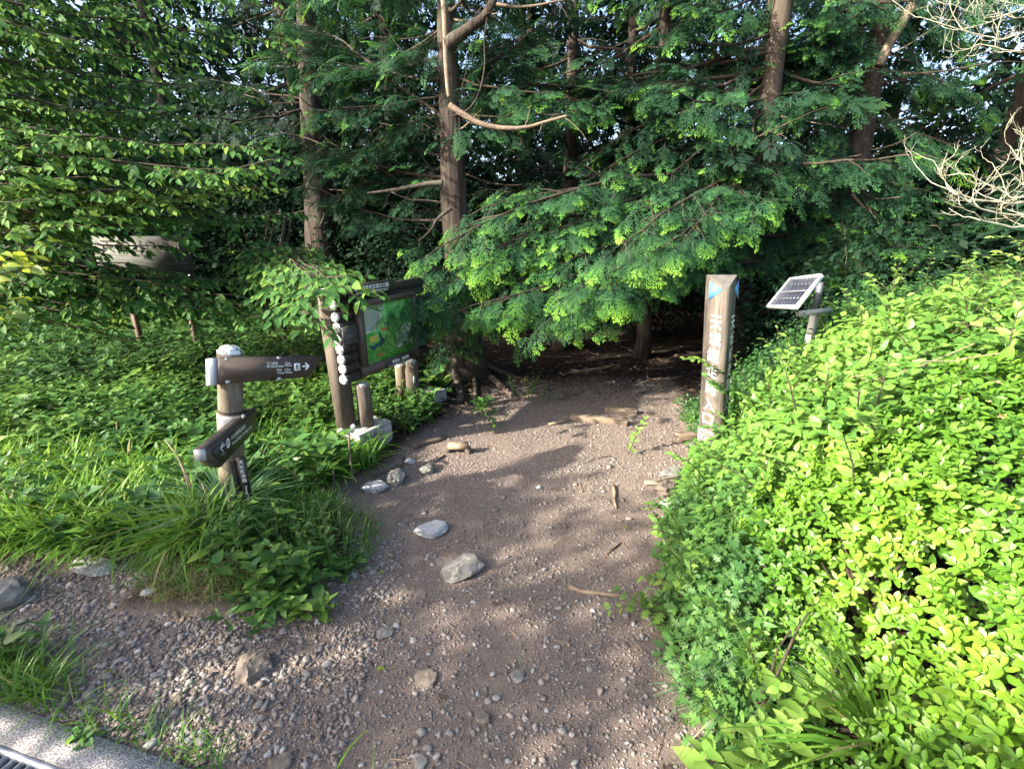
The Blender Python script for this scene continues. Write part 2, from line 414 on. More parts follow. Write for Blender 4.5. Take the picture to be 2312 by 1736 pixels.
def gz(x, y): return float(ground_z(np.array([x]), np.array([y]))[0])

def axis(lo, hi, fine_lo, fine_hi, step):
    a = np.arange(fine_lo, fine_hi, step)
    left = fine_lo - np.cumsum(np.geomspace(step * 1.5, 14, 26))
    right = fine_hi + np.cumsum(np.geomspace(step * 1.5, 14, 26))
    left = left[left > lo]; right = right[right < hi]
    return np.concatenate([[lo], left[::-1], a, right, [hi]])
gx = axis(-120, 120, -3.2, 2.4, .036); gy = axis(-120, 160, .2, 5.2, .036)
GX, GY = np.meshgrid(gx, gy)
GZ = ground_z(GX.ravel(), GY.ravel())
tr = trail(GX.ravel(), GY.ravel())
# the paved strip behind the kerb lies a little lower than the sheet so that it is not buried
KA = gnd(0, 1592); KB = gnd(412, 1736)
kd = nrm(KB - KA); kn = np.array([kd[1], -kd[0], 0])
if np.dot(kn, [0, -1, 0]) < 0: kn = -kn
side = (GX.ravel() - KA[0]) * kn[0] + (GY.ravel() - KA[1]) * kn[1]
GZ = np.where((side > 0.02) & (GX.ravel() < .2), -.12, GZ)
nx, ny = len(gx), len(gy)
ii = (np.arange(ny - 1)[:, None] * nx + np.arange(nx - 1)[None]).ravel()
mb = MB().add(np.stack([GX.ravel(), GY.ravel(), GZ], 1), np.stack([ii, ii + 1, ii + nx + 1, ii + nx], 1), 1 - tr)
mb.build("ground", M['ground'], None, True, 'structure')

# kerb, drain and paving at the near left corner
kx = np.array([kd, kn, [0, 0, 1.0]])
kc = KA + kd * 0.2
kerb = MB().box(kc + kn * .049 + [0, 0, -.06], (3.6, .098, .16), kx).build("kerb", M['concrete'], None, False, 'structure')
mb = MB().box(kc + kn * 2.37 + [0, 0, -.07], (3.6, 4.0, .15), kx).build("pavement", M['asphalt'], None, False, 'structure')
gr = thing("drain_grate", kc + kn * .23, "steel drain grate set beside the concrete kerb", "drain grate")
fr = MB()
fr.box(kc + kn * .107 + [0, 0, -.012], (3.6, .012, .05), kx); fr.box(kc + kn * .362 + [0, 0, -.012], (3.6, .012, .05), kx)
fr.build("frame", M['steel'], gr)
bars = MB(); bars.box(kc + kn * .235 + [0, 0, -.016], (.006, .238, .034), kx, .6)
bar_me = bars.mesh("grate_bar", M['steel'], shift=kc + kn * .235)
for k in range(100):
    o = link("grate_bar", bar_me); o.location = Vector(kc + kn * .235 + kd * (-1.78 + k * .0355)); hang(o, gr)
for q in (.175, .235, .295):
    MB().box(kc + kn * q + [0, 0, -.022], (3.56, .007, .016), kx).build("cross_bar", M['steel'], gr)
MB().box(kc + kn * .235 + [0, 0, -.10], (3.56, .24, .01), kx).build("channel_floor", M['dark_steel'], gr)

# ------------------------------------------------------------------ leaf and spray templates (unit length along +X, face up +Z)
def leaf_tpl(w=.45, droop=.15, fold=.12, n=3, wide=.4, pw=.8, ts=None):
    """ovate leaf with a folded midrib"""
    ts = np.linspace(0, 1, n + 1) if ts is None else np.array(ts); n = len(ts) - 1
    V = []; Fc = []
    for t in ts:
        V.append((t, 0, -droop * t * t))
    for sgn in (1, -1):
        for t in ts[1:-1]:
            ww = w * .5 * (math.sin(math.pi * t ** (math.log(.5) / math.log(wide))) ** pw)
            V.append((t - .02, sgn * ww, -droop * t * t + fold * ww * 2))
    L = n + 1
    for si, sgn in enumerate((1, -1)):
        e = [0] + [L + si * (n - 1) + k for k in range(n - 1)] + [n]
        for k in range(n):
            a, b, c, d = k, k + 1, e[k + 1], e[k]
            for tri in ((a, b, c), (a, c, d)):
                if len(set(tri)) == 3: Fc.append(tri if sgn > 0 else tri[::-1])
    V = np.array(V, float)
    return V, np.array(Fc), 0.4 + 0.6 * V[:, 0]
def lobed_tpl():
    """deeply cut leaf with five pointed lobes"""
    V = [(0, 0, 0), (1, 0, -.18)]; Fc = []
    pts = [(.12, .06), (.35, .40), (.42, .12), (.62, .42), (.66, .11), (.86, .22), (.86, .06)]
    up = [0] + list(range(2, 2 + len(pts))) + [1]
    V += [(x, y, -.18 * x * x + .10 * y - .12 * y * y) for x, y in pts]
    dn = [0] + list(range(2 + len(pts), 2 + 2 * len(pts))) + [1]
    V += [(x, -y, -.18 * x * x + .10 * y - .12 * y * y) for x, y in pts]
    mid = len(V); V += [(.4, 0, -.03), (.66, 0, -.08), (.86, 0, -.13)]
    m = [0, mid, mid + 1, mid + 2, 1]
    for row, flip in ((up, 0), (dn, 1)):
        a = row  # 0,p0,lobe1,p2,lobe2,p4,lobe3,p6,1
        tris = [(0, m[1], a[1]), (a[1], m[1], a[3]), (a[1], a[3], a[2]), (m[1], m[2], a[3]), (a[3], m[2], a[5]), (a[3], a[5], a[4]),
                (m[2], m[3], a[5]), (a[5], m[3], a[7]), (a[5], a[7], a[6]), (m[3], 1, a[7])]
        Fc += [t if not flip else t[::-1] for t in tris]
    V = np.array(V, float)
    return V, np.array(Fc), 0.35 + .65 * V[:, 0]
def rhomb(V, Fc, A, p, d, L, w, tip, droop):
    d = np.array([d[0], d[1]]); n = np.array([-d[1], d[0]])
    b = len(V)
    for q in (np.zeros(2), d * L * .5 + n * w, d * L, d * L * .5 - n * w):
        x, y = p[0] + q[0], p[1] + q[1]
        V.append((x, y, -droop * (x * x * .6 + y * y * 1.2)))
    A.extend([tip * .7, tip * .9, min(1, tip * 1.25), tip * .9])
    Fc.extend([(b, b + 3, b + 1), (b + 1, b + 3, b + 2)])
def spray_tpl(nodes, subs, w, droop, seed):
    """flat fan-like spray of a hinoki cypress"""
    g = np.random.default_rng(seed); V = []; Fc = []; A = []
    for i in range(nodes):
        t = .06 + .9 * i / nodes
        for sgn in (1, -1):
            if g.random() < .10: continue
            an = R_(52 - 22 * t) * sgn + g.normal(0, .16)
            L = (.50 * (1 - t) ** .75 + .10) * g.uniform(.75, 1.15)
            p = np.array([t + (.04 if sgn > 0 else 0), 0.0]); d = np.array([math.cos(an), math.sin(an)])
            tip = .25 + .75 * t
            rhomb(V, Fc, A, p, d, L * (1.0 if subs == 0 else .62), w * (1 if subs else 1.6), tip * .6, droop)
            for k in range(subs):
                q = p + d * L * (.25 + .6 * k / max(1, subs - 1) if subs > 1 else .45)
                for s2 in ((1, -1) if k < subs - 1 else (1, 0, -1)):
                    a2 = an + s2 * R_(38) + g.normal(0, .12)
                    l2 = L * .42 * g.uniform(.7, 1.2) * (1.15 - .35 * k / max(1, subs - 1))
                    rhomb(V, Fc, A, q, (math.cos(a2), math.sin(a2)), l2, w * .85, min(1, tip * (.55 + .5 * (k + 1) / subs)), droop)
    rhomb(V, Fc, A, (.9, 0), (1, 0), .2, w, 1, droop)
    return np.array(V), np.array(Fc), np.array(A)
HERO = [spray_tpl(6 + k % 3, 3, .0165, .25 + .12 * k, k) for k in range(5)]
MIDS = [spray_tpl(6, 1, .034, .3 + .1 * k, 10 + k) for k in range(3)]
FARS = [spray_tpl(5, 0, .052, .35, 20 + k) for k in range(3)]
OVATE = [leaf_tpl(.58, .15, .12, 4, .40), leaf_tpl(.5, .25, .18, 4, .42)]
OVATE_LO = [leaf_tpl(.58, .15, .12, 2, .45)]
LANCE = [leaf_tpl(.36, .25, .15, 3, .38), leaf_tpl(.42, .12, .18, 3, .36)]
OBOV = [leaf_tpl(.46, .06, .14, 4, .60, .62, (0, .28, .62, .9, 1)), leaf_tpl(.52, .16, .10, 4, .58, .62, (0, .28, .62, .9, 1)), leaf_tpl(.42, -.05, .16, 4, .60, .62, (0, .28, .62, .9, 1))]
LOBED = [lobed_tpl()]
def blade_tpl(n=4, w=.03, curve=.55):
    V = []; Fc = []
    for k in range(n + 1):
        t = k / n; x = t * (1 - .35 * curve * t); z = -curve * t * t * .9
        ww = w * (1 - t ** 1.6)
        V += [(x, ww, z + .4 * ww), (x, -ww, z + .4 * ww)]
    for k in range(n):
        a = 2 * k; Fc += [(a, a + 1, a + 3), (a, a + 3, a + 2)]
    V = np.array(V, float)
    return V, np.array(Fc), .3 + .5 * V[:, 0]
BLADES = [blade_tpl(3, .022, .35), blade_tpl(4, .020, .7), blade_tpl(4, .016, 1.0)]

def frames(D, N):
    D = nrm(D); N = np.asarray(N, float); N = N - D * np.sum(N * D, 1, keepdims=True)
    bad = np.linalg.norm(N, axis=1) < 1e-4
    N[bad] = np.cross(D[bad], [0.31, .7, .2]); N = nrm(N)
    return np.stack([D, np.cross(N, D), N], 2)

class Sprays:
    """collects leaf placements"""
    def __init__(s): s.p = []; s.d = []; s.n = []; s.s = []; s.g = []; s.b = []
    def put(s, p, d, n, size, gain=1.0, base=0.0):
        s.p.append(p); s.d.append(d); s.n.append(n); s.s.append(size); s.g.append(gain); s.b.append(base)
    def extend(s, P, D, N, S, G, B):
        s.p.extend(P); s.d.extend(D); s.n.extend(N); s.s.extend(S); s.g.extend(np.broadcast_to(G, (len(P),))); s.b.extend(np.broadcast_to(B, (len(P),)))
    def arrays(s):
        return [np.array(a, float) for a in (s.p, s.d, s.n, s.s, s.g, s.b)]

def pick_visible(P, S, K, cell=13):
    """indices of the K pieces that show largest in the photo, one per small cell of view"""
    if K <= 0 or len(P) == 0: return np.zeros(0, int)
    u, v, d = project(P)
    ok = np.where((u > 0) & (u < PW) & (v > 0) & (v < PH) & (d < 50))[0]
    if len(ok) == 0: return ok
    key = (u[ok] // cell).astype(np.int64) * 100000 + (v[ok] // cell).astype(np.int64)
    o = np.lexsort((d[ok], key)); k2 = key[o]
    first = np.ones(len(o), bool); first[1:] = k2[1:] != k2[:-1]
    c = ok[o[first]]
    return c[np.argsort(-S[c] / d[c])[:K]]

_part_meshes = {}
def leafy(root, sp, tpls, mat, name="leaf", K=0, rest="foliage", stuff=True, far=None, far_d=4.15):
    """the K largest leaves in view as parts of their own, the others joined"""
    P, D, N, S, G, B = sp.arrays()
    Rm = frames(D, N)
    idx = pick_visible(P + D * S[:, None] * .5, S, K)
    chosen = np.zeros(len(P), bool); chosen[idx] = True
    which = rng.integers(0, len(tpls), len(P))
    mbr = MB(); any_rest = False
    if far is not None:
        fd = (project(P)[2] > far_d) & ~chosen; wf = rng.integers(0, len(far), len(P))
        for k, t in enumerate(far):
            sel = fd & (wf == k)
            if sel.any(): mbr.scatter(t, Rm[sel], P[sel], S[sel], G[sel], B[sel]); any_rest = True
        which = np.where(fd, -1, which)
    for k, t in enumerate(tpls):
        sel = (~chosen) & (which == k)
        if sel.any():
            mbr.scatter(t, Rm[sel], P[sel], S[sel], G[sel], B[sel]); any_rest = True
    if any_rest:
        o = mbr.build(rest, mat, root, False, 'stuff' if stuff else None)
    inv = world_mat(root).inverted()
    for i in idx:
        q = (id(tpls[which[i]]), mat.name, round(min(1.2, G[i]) * 4), round(B[i] * 5))
        if q not in _part_meshes:
            _part_meshes[q] = MB().scatter(tpls[which[i]], np.eye(3)[None], [[0, 0, 0]], 1.0, q[2] / 4, q[3] / 5).mesh(name, mat)
        o = bpy.data.objects.new(name, _part_meshes[q]); COL.objects.link(o)
        r = Rm[i] * S[i]
        o.matrix_basis = Matrix(((r[0, 0], r[0, 1], r[0, 2], P[i, 0]), (r[1, 0], r[1, 1], r[1, 2], P[i, 1]), (r[2, 0], r[2, 1], r[2, 2], P[i, 2]), (0, 0, 0, 1)))
        o.parent = root; o.matrix_parent_inverse = inv
    return len(idx)

# ------------------------------------------------------------------ branches
def curve(P0, P1, sag=0.1, n=9, wob=.03, g=rng):
    P0 = np.asarray(P0, float); P1 = np.asarray(P1, float)
    t = np.linspace(0, 1, n)[:, None]
    L = np.linalg.norm(P1 - P0)
    w = np.cumsum(g.normal(0, wob, (n, 3)), 0); w = w - w[0] - t * (w[-1] - w[0])
    return P0 + (P1 - P0) * t + np.array([0, 0, -1.0]) * (sag * L * np.sin(np.pi * t)) + w * L * .5
def along(pts, s):
    n = len(pts) - 1; x = min(max(s, 0), .9999) * n; i = int(x)
    return pts[i] + (pts[i + 1] - pts[i]) * (x - i), nrm(pts[i + 1] - pts[i])
def bough(sp, tw, pts, r0, width=.5, size=.2, step=.13, start=.2, dens=1.0, g=rng, tipb=0.0, droop=.30):
    """conifer bough: limb, flat side twigs, hanging sprays"""
    L = float(np.sum(np.linalg.norm(np.diff(pts, axis=0), axis=1)))
    tw.tube(pts, np.linspace(r0, r0 * .25, len(pts)), 6, .5, False)
    n = max(3, int(L * (1 - start) / step))
    sgn = 1
    for k in range(n + 1):
        s = start + (1 - start) * k / n
        p, t = along(pts, s); sgn = -sgn
        sd = nrm(np.cross(t, [0, 0, 1.0]) + g.normal(0, .18, 3))
        d = nrm(t * .75 + sd * sgn * g.uniform(.5, 1.1) + [0, 0, g.normal(-.10, .30)])
        Lt = width * (1.12 - .62 * s) * g.uniform(.65, 1.15)
        if k == n: d = t; Lt = width * .55
        e = p + d * Lt + [0, 0, -droop * Lt * g.uniform(.2, 1.2)]
        q = np.array([p, (p + e) / 2 + [0, 0, .04 * Lt], e])
        tw.tube(q, [r0 * .28, r0 * .2, .002], 3, .5, False)
        m = max(2, int(Lt / (size * .36) * dens))
        for j in range(m + 1):
            a = .15 + .85 * j / m
            pp = p + (e - p) * a
            s2 = 1 if (j + k) % 2 else -1
            sd2 = np.cross(nrm(e - p), [0, 0, 1.0])
            dd = nrm(nrm(e - p) * (1.0 if j < m else 2.0) + sd2 * s2 * g.uniform(.35, .95) + [0, 0, -droop * g.uniform(.2, 1.8)])
            nn = nrm(np.array([-.15, -.40, 1.0]) + g.normal(0, .28, 3))
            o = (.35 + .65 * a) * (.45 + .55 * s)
            sp.put(pp, dd, nn, size * g.uniform(.7, 1.25), g.uniform(.45, 1.25) * o ** 1.9 + .10, g.uniform(-.10, .10) + tipb * o + .30 * max(0, o - .75))  # outer tint is new growth; tipb paints extra sunlit brightness on the tips
def leaf_spray(sp, tw, pts, r0, size=.08, step=.07, spread=1.0, g=rng, base=0.0, up=.38):
    """twig with alternate leaves lying nearly flat"""
    L = float(np.sum(np.linalg.norm(np.diff(pts, axis=0), axis=1)))
    tw.tube(pts, np.linspace(r0, r0 * .3, len(pts)), 4, .5, False)
    n = max(3, int(L / step)); sgn = 1
    for k in range(n + 1):
        s = .12 + .88 * k / n; p, t = along(pts, s); sgn = -sgn
        sd = np.cross(t, [0, 0, 1.0])
        d = nrm(t * .7 + sd * sgn * spread * g.uniform(.6, 1.2) + [0, 0, g.normal(-.38, .25)])
        if k == n: d = t
        nn = nrm(np.array([-.25, -.55, 1.0]) + g.normal(0, up, 3))
        sp.put(p, d, nn, size * g.uniform(.6, 1.2), g.uniform(.3, .7), base + g.uniform(-.12, .32) * 1)
def layered(sp, tw, P0, P1, r0, sag, width, size, step, g=rng, base=0.0, tw_step=.105, start=.15):
    """broad-leaved bough held in a flat layer"""
    pts = curve(P0, P1, sag, 9, .02, g)
    tw.tube(pts, np.linspace(r0, r0 * .25, len(pts)), 6, .5, False)
    L = float(np.sum(np.linalg.norm(np.diff(pts, axis=0), axis=1)))
    n = max(3, int(L * (1 - start) / tw_step)); sgn = 1
    for k in range(n + 1):
        s = start + (1 - start) * k / n; p, t = along(pts, s); sgn = -sgn
        sd = np.cross(t, [0, 0, 1.0])
        d = nrm(t * .7 + sd * sgn * g.uniform(.6, 1.1) + [0, 0, g.normal(-.02, .12)])
        Lt = width * (1.15 - .6 * s) * g.uniform(.6, 1.2)
        if k == n: d = t
        q = curve(p, p + d * Lt + [0, 0, -.18 * Lt], -.05, 4, .04, g)
        leaf_spray(sp, tw, q, max(.0025, r0 * .2), size, step, 1.0, g, base)

def trunk_pts(base, top, n=14, wob=.012):
    base = np.asarray(base, float); top = np.asarray(top, float)
    t = np.linspace(0, 1, n)[:, None]
    L = np.linalg.norm(top - base)
    w = np.cumsum(rng.normal(0, wob, (n, 3)), 0) * [1, 1, 0]; w = w - w[0] - t * (w[-1] - w[0])
    return base + (top - base) * t + w * L * .12
def make_trunk(root, base, top, r0, r1, mat, flare=1.6, sides=18, seed=1, name="trunk", ridge=.07):
    base = np.asarray(base, float)
    a = trunk_pts(base + [0, 0, -.15], top, 22)
    h = np.linspace(0, 1, 22); H = np.linalg.norm(np.asarray(top) - base)
    rad = (r0 + (r1 - r0) * h) * (1 + (flare - 1) * np.exp(-h * H / .35))
    m = MB().tube(a, rad, sides, .5, True, ridge, seed)
    m.build(name, mat, root, True)
    return a

def conifer(name, base, top, r0, label, group=None, boughs=(), auto=None, hero=1, K=0, cat="tree", mat='hinoki', seed=1, bark='bark', flare=1.6, extra_dead=0, size=.2, tipb=0.0):
    """boughs: list of (height on trunk, tip point, sag, width); auto: (z0, z1, spacing, length, density)"""
    g = np.random.default_rng(seed)
    root = thing(name, base, label, cat, group)
    tp = make_trunk(root, base, top, r0, r0 * .3, M[bark], flare, 18, seed)
    base = np.asarray(base, float); top = np.asarray(top, float)
    H = top[2] - base[2]
    sp = Sprays(); tw = MB(); tw.tube([base, base + [0, 0, .05]], [.01, .01], 3)
    def on(z):
        return along(tp, (z - tp[0][2]) / (tp[-1][2] - tp[0][2]))[0]
    for (z, tip, sag, wd) in boughs:
        P0 = on(z); pts = curve(P0, tip, sag, 9, .02, g)
        L = np.linalg.norm(np.asarray(tip) - P0)
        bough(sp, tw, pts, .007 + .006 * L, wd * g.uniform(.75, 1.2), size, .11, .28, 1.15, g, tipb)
    if auto:
        z0, z1, dz, Lb, dens = auto[:5]; arc = auto[5] if len(auto) > 5 else None
        z = z0; a = g.uniform(0, 6.28)
        while z < z1:
            a += 2.4 + g.normal(0, .3)
            if arc: an = arc[0] + (arc[1] - arc[0]) * g.random()
            else: an = a
            f = (z - base[2]) / H
            L = Lb * (1.08 - .8 * f) * g.uniform(.7, 1.15)
            P0 = on(z); tip = P0 + np.array([math.cos(an) * L, math.sin(an) * L, L * g.uniform(-.30, .12)])
            bough(sp, tw, curve(P0, tip, .06, 7, .03, g), .01 + .009 * L, .62, size * 1.2, .20, .22, dens, g)
            z += dz * g.uniform(.7, 1.3)
    tw.build("branches", M['twig'], root, True, 'stuff')
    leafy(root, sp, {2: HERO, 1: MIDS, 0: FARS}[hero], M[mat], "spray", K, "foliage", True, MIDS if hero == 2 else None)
    for k in range(extra_dead):
        z = g.uniform(base[2] + .8, min(base[2] + 4.5, top[2])); an = g.uniform(3.6, 5.9)
        P0 = on(z); L = g.uniform(.35, .9)
        MB().tube(curve(P0, P0 + [math.cos(an) * L, math.sin(an) * L, g.uniform(-.25, .2)], .08, 6, .05, g), np.linspace(.012, .003, 6), 5).build("dead_branch", M['limb'], root, True)
    return root

#@@TREES
# big cypress in the middle, with its bare limbs and roots
bm_ = np.array(gnd(1052, 858)); bm_[2] = gz(bm_[0], bm_[1])
topm = atY(996, -260, bm_[1] + .25)
mtip = [(1.1, at(845, 640, 3.65), .05, .40), (1.2, at(905, 690, 3.7), .05, .36), (1.15, at(885, 735, 3.75), .05, .30), (1.3, at(940, 640, 4.0), .05, .40), (1.4, at(960, 560, 4.7), .05, .45), (.7, at(1010, 790, 4.7), .1, .22),
        (2.4, at(780, 130, 5.0), .05, .6), (2.6, at(700, 60, 5.3), .0, .7), (2.3, at(760, 260, 5.1), .06, .6), (2.0, at(800, 340, 5.2), .08, .6), (3.0, at(620, 130, 5.4), .0, .7),
        (2.7, at(870, 60, 4.6), .0, .6), (2.6, at(1150, 80, 4.9), .05, .6), (2.3, at(1210, 170, 5.0), .08, .6), (2.9, at(1260, 20, 5.2), .0, .6), (1.9, at(930, 320, 4.8), .05, .4),
        (2.2, at(1050, 170, 4.5), .0, .4), (3.0, at(1000, 20, 4.3), .0, .4), (1.7, at(700, 420, 5.3), .08, .5), (2.1, at(650, 300, 5.5), .05, .6), (2.5, at(900, 180, 4.8), .02, .5)]
eg = np.random.default_rng(404)
def extra(n, uc, d0, us, v0, v1, wid=.5):
    out = []
    for k in range(n):
        u = uc + eg.uniform(-us, us); v = eg.uniform(v0, v1); t = at(u, v, d0 * eg.uniform(.82, 1.04))
        out.append((t[2] + eg.uniform(.0, .5), t, .04, wid))
    return out
mtip += [e for e in extra(15, 990, 5.4, 400, -60, 420) if abs(project(e[1][None])[0][0] - 1010) > 70]
tm = conifer("cypress_tree", bm_, topm, .19, "large cypress with gnarled roots and a bare curved limb behind the map board", None, mtip, (3.2, 7.5, .30, 2.3, .8), 2, 220, seed=3, extra_dead=5, tipb=.06)
def chaikin(P, n=2):
    P = np.array(P, float)
    for _ in range(n):
        q = [P[0]]
        for a, b in zip(P[:-1], P[1:]): q += [a * .75 + b * .25, a * .25 + b * .75]
        P = np.array(q + [P[-1]])
    return P
def limb(pts, r, root, mat='limb', name="limb"):
    pts = chaikin(pts)
    lm_ = MB().tube(np.array(pts), np.linspace(r[0], r[1], len(pts)), 10, .5, True, .09, 4)
    if name == "limb" and r[0] > .012:
        gl = np.random.default_rng(int(pts[0][2] * 1000))
        for k in range(6):
            i = gl.integers(len(pts) // 4, len(pts)); t = nrm(pts[i] - pts[i - 1]); d = nrm(t * .6 + nrm(gl.normal(0, 1, 3)) * .8); L = gl.uniform(.05, .28)
            lm_.tube(curve(pts[i], pts[i] + d * L, -.08, 5, .06, gl), np.linspace(r[1] * .45, .0015, 5), 4, .5, False)
    lm_.build(name, M[mat], root, True)
Yl = bm_[1] - .75
limb([atY(u, v, Yl - .02 * k) for k, (u, v) in enumerate([(1016, 238), (1050, 262), (1090, 283), (1140, 291), (1190, 289), (1230, 276), (1280, 262)])], (.027, .008), tm)
limb([atY(u, v, Yl - .04 * k) for k, (u, v) in enumerate([(1010, 100), (1035, 82), (1060, 62), (1095, 40), (1120, -10), (1130, -70)])], (.055, .018), tm, 'bark')
limb([atY(u, v, Yl - .03 * k) for k, (u, v) in enumerate([(1020, 470), (985, 495), (975, 520), (945, 545)])], (.018, .004), tm, 'bark')
limb([atY(u, v, Yl + .02 * k) for k, (u, v) in enumerate([(1000, 412), (960, 415), (915, 425), (870, 432), (830, 436)])], (.024, .006), tm, 'bark')
limb([atY(u, v, Yl - .03 * k) for k, (u, v) in enumerate([(1022, 262), (1058, 250), (1082, 215), (1096, 150), (1092, 90), (1100, 40)])], (.007, .004), tm, 'bark')
limb([atY(u, v, Yl - .06 * k) for k, (u, v) in enumerate([(1100, 5), (1110, 8), (1180, 20), (1290, -4)])][1:], (.014, .005), tm)
limb([atY(u, v, bm_[1] - .19) for (u, v) in [(1003, 0), (1006, 60), (1007, 120), (1010, 180), (1014, 220)]], (.034, .018), tm, 'limb', "torn_bark")
for k, (pp, r) in enumerate([([(1040, 838), (1030, 880), (1042, 905), (1035, 935), (1030, 950)], .06), ([(1060, 845), (1075, 880), (1072, 905), (1088, 925)], .035),
                             ([(1075, 842), (1120, 872), (1170, 905)], .045), ([(1020, 845), (985, 865), (950, 880)], .05), ([(1090, 838), (1150, 850), (1210, 872)], .035)]):
    P = [gnd(u, v) for u, v in pp]
    P = [np.array([p[0], p[1], gz(p[0], p[1]) + r * (.6 - .35 * i)]) for i, p in enumerate(P)]
    limb(P, (r, r * .45), tm, 'root', "root")

# cypress whose low boughs hang over the trail entrance
br_ = np.array([2.75, 5.75, gz(2.75, 5.75)])
rt = [(1015, 545, 4.3), (1090, 470, 4.6), (1065, 690, 4.15), (1150, 640, 4.4), (1250, 715, 4.0), (1180, 590, 4.5), (1390, 655, 4.1), (1330, 640, 3.9),
      (1490, 560, 4.0), (1560, 520, 4.2), (1450, 470, 4.4), (1340, 400, 4.8), (1700, 480, 4.5), (1560, 340, 5.0), (1280, 510, 4.5), (1390, 560, 4.0),
      (1235, 655, 4.2), (1480, 540, 4.3), (1740, 420, 4.7), (1380, 320, 5.0), (1300, 580, 4.3), (1200, 520, 4.6), (1500, 400, 4.7), (1640, 440, 4.6), (1120, 560, 4.4), (1310, 670, 4.2), (1420, 620, 4.1), (1080, 600, 4.3), (980, 610, 4.4), (1150, 670, 4.1)]
rb = []
for (u, v, d) in rt:
    tip = at(u, v, d)
    rb.append((tip[2] + rng.uniform(.35, .85), tip, .0 - .06 * rng.random(), .50))
rb += extra(14, 1420, 5.6, 380, -60, 330)
conifer("cypress_tree", br_, br_ + [.2, .3, 9.0], .14, "cypress with bright drooping boughs hanging low over the trail entrance", None, rb, (2.0, 8.3, .30, 2.0, .8), 2, 300, seed=5, extra_dead=4, bark='bark_pale', size=.20, tipb=.16)

# tall conifer behind the solar panel with thick trunk
bt_ = np.array(atY(1890, 640, 6.3)); bt_[2] = gz(bt_[0], bt_[1])
ttop = atY(2040, -250, 6.4)
tt = [(1660, 150, 5.2), (1750, 90, 5.2), (1850, 60, 5.3), (1700, 270, 5.0), (1800, 340, 5.2), (1610, 200, 5.4), (1740, 190, 5.2), (1830, 230, 5.3), (1660, 330, 5.2),
      (1760, 400, 5.2), (1880, 150, 5.4), (1930, 440, 5.6), (2060, 420, 5.6), (1850, 480, 5.5), (2000, 540, 5.2), (1940, 590, 5.0), (2080, 180, 5.6), (2170, 130, 5.8), (1690, 60, 5.5), (1600, 100, 5.6), (1880, 560, 5.1), (2080, 560, 5.1), (2160, 330, 5.6), (2230, 230, 5.6)]
tb = []
for (u, v, d) in tt:
    tip = at(u, v, d); tb.append((tip[2] + rng.uniform(.2, .9), tip, -.03, .52))
tb += extra(26, 1930, 5.8, 380, -60, 620)
tT = conifer("cypress_tree", bt_, ttop, .21, "thick leaning conifer trunk behind the solar panel with sunlit boughs", None, tb, (3.4, 7.0, .3, 2.4, .8), 2, 220, seed=8, extra_dead=6, bark='bark_pale', size=.21, tipb=.14)
limb([atY(u, v, 6.1) for u, v in [(1985, 150), (2010, 95), (2040, 50), (2065, 0)]], (.05, .045), tT, 'limb')
limb([atY(u, v, 5.9) for u, v in [(1925, 440), (1950, 470), (1980, 490)]], (.018, .008), tT)
limb([atY(u, v, 5.9) for u, v in [(1860, 360), (1900, 358), (1945, 350)]], (.012, .006), tT)

# trunk to the left behind the map board
b4 = np.array(atY(735, 735, 7.3)); b4[2] = gz(b4[0], b4[1])
conifer("cypress_tree", b4, atY(675, -200, 7.4), .27, "red-brown cypress trunk standing behind the broad-leaved shrub", None,
        [(3.2, at(560, 250, 6.4), .04, .7), (3.4, at(650, 120, 6.2), .02, .7), (3.0, at(760, 330, 6.4), .05, .7), (3.3, at(480, 180, 6.6), .02, .8), (2.6, at(620, 360, 6.3), .06, .6), (3.8, at(720, 40, 6.2), .0, .8), (2.2, at(840, 420, 6.4), .06, .6)],
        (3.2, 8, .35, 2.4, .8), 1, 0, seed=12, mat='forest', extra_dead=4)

# background cypresses: three kinds copied through the forest
protos = []
for k in range(3):
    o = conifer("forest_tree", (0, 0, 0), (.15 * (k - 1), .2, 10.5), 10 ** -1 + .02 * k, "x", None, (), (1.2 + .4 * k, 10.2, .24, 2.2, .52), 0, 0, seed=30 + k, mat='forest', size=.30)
    protos.append(o)
far_spots = [(-12.5, 8.0), (-10.6, 10.2), (-7.4, 11.4), (-4.9, 11.8), (-4.2, 10.6), (-2.4, 10.4), (-.9, 8.6), (.3, 12.0), (2.4, 11.5), (4.3, 11.6), (5.6, 9.0), (6.9, 7.4), (8.6, 6.2), (8.8, 9.0),
             (-9.5, 13.5), (-5.8, 14.5), (-2.4, 13.2), (.4, 14.0), (3.0, 13.2), (6.0, 12.4), (9.2, 13.0), (12, 9.5), (-12.5, 9.5), (-12, 14), (-8.5, 18), (-3.8, 18.5), (1.2, 18.5), (5.4, 17.5), (10.5, 17.5), (14, 14), (-15.5, 17), (-13, 6), (3.2, 15.5), (7.4, 5.0)]
first = True
for k, (x, y) in enumerate(far_spots):
    p = protos[k % 3]
    o = p if k < 3 else copy_tree(p)
    o.location = (x, y, gz(x, y)); o.rotation_euler = (0, 0, k * 2.1); s = 0.9 + .25 * ((k * 37) % 10) / 10
    o.scale = (s, s, s)
    tag(o, "dark cypress tree standing deep in the shaded forest", "tree", "cypress trees deep in the forest")
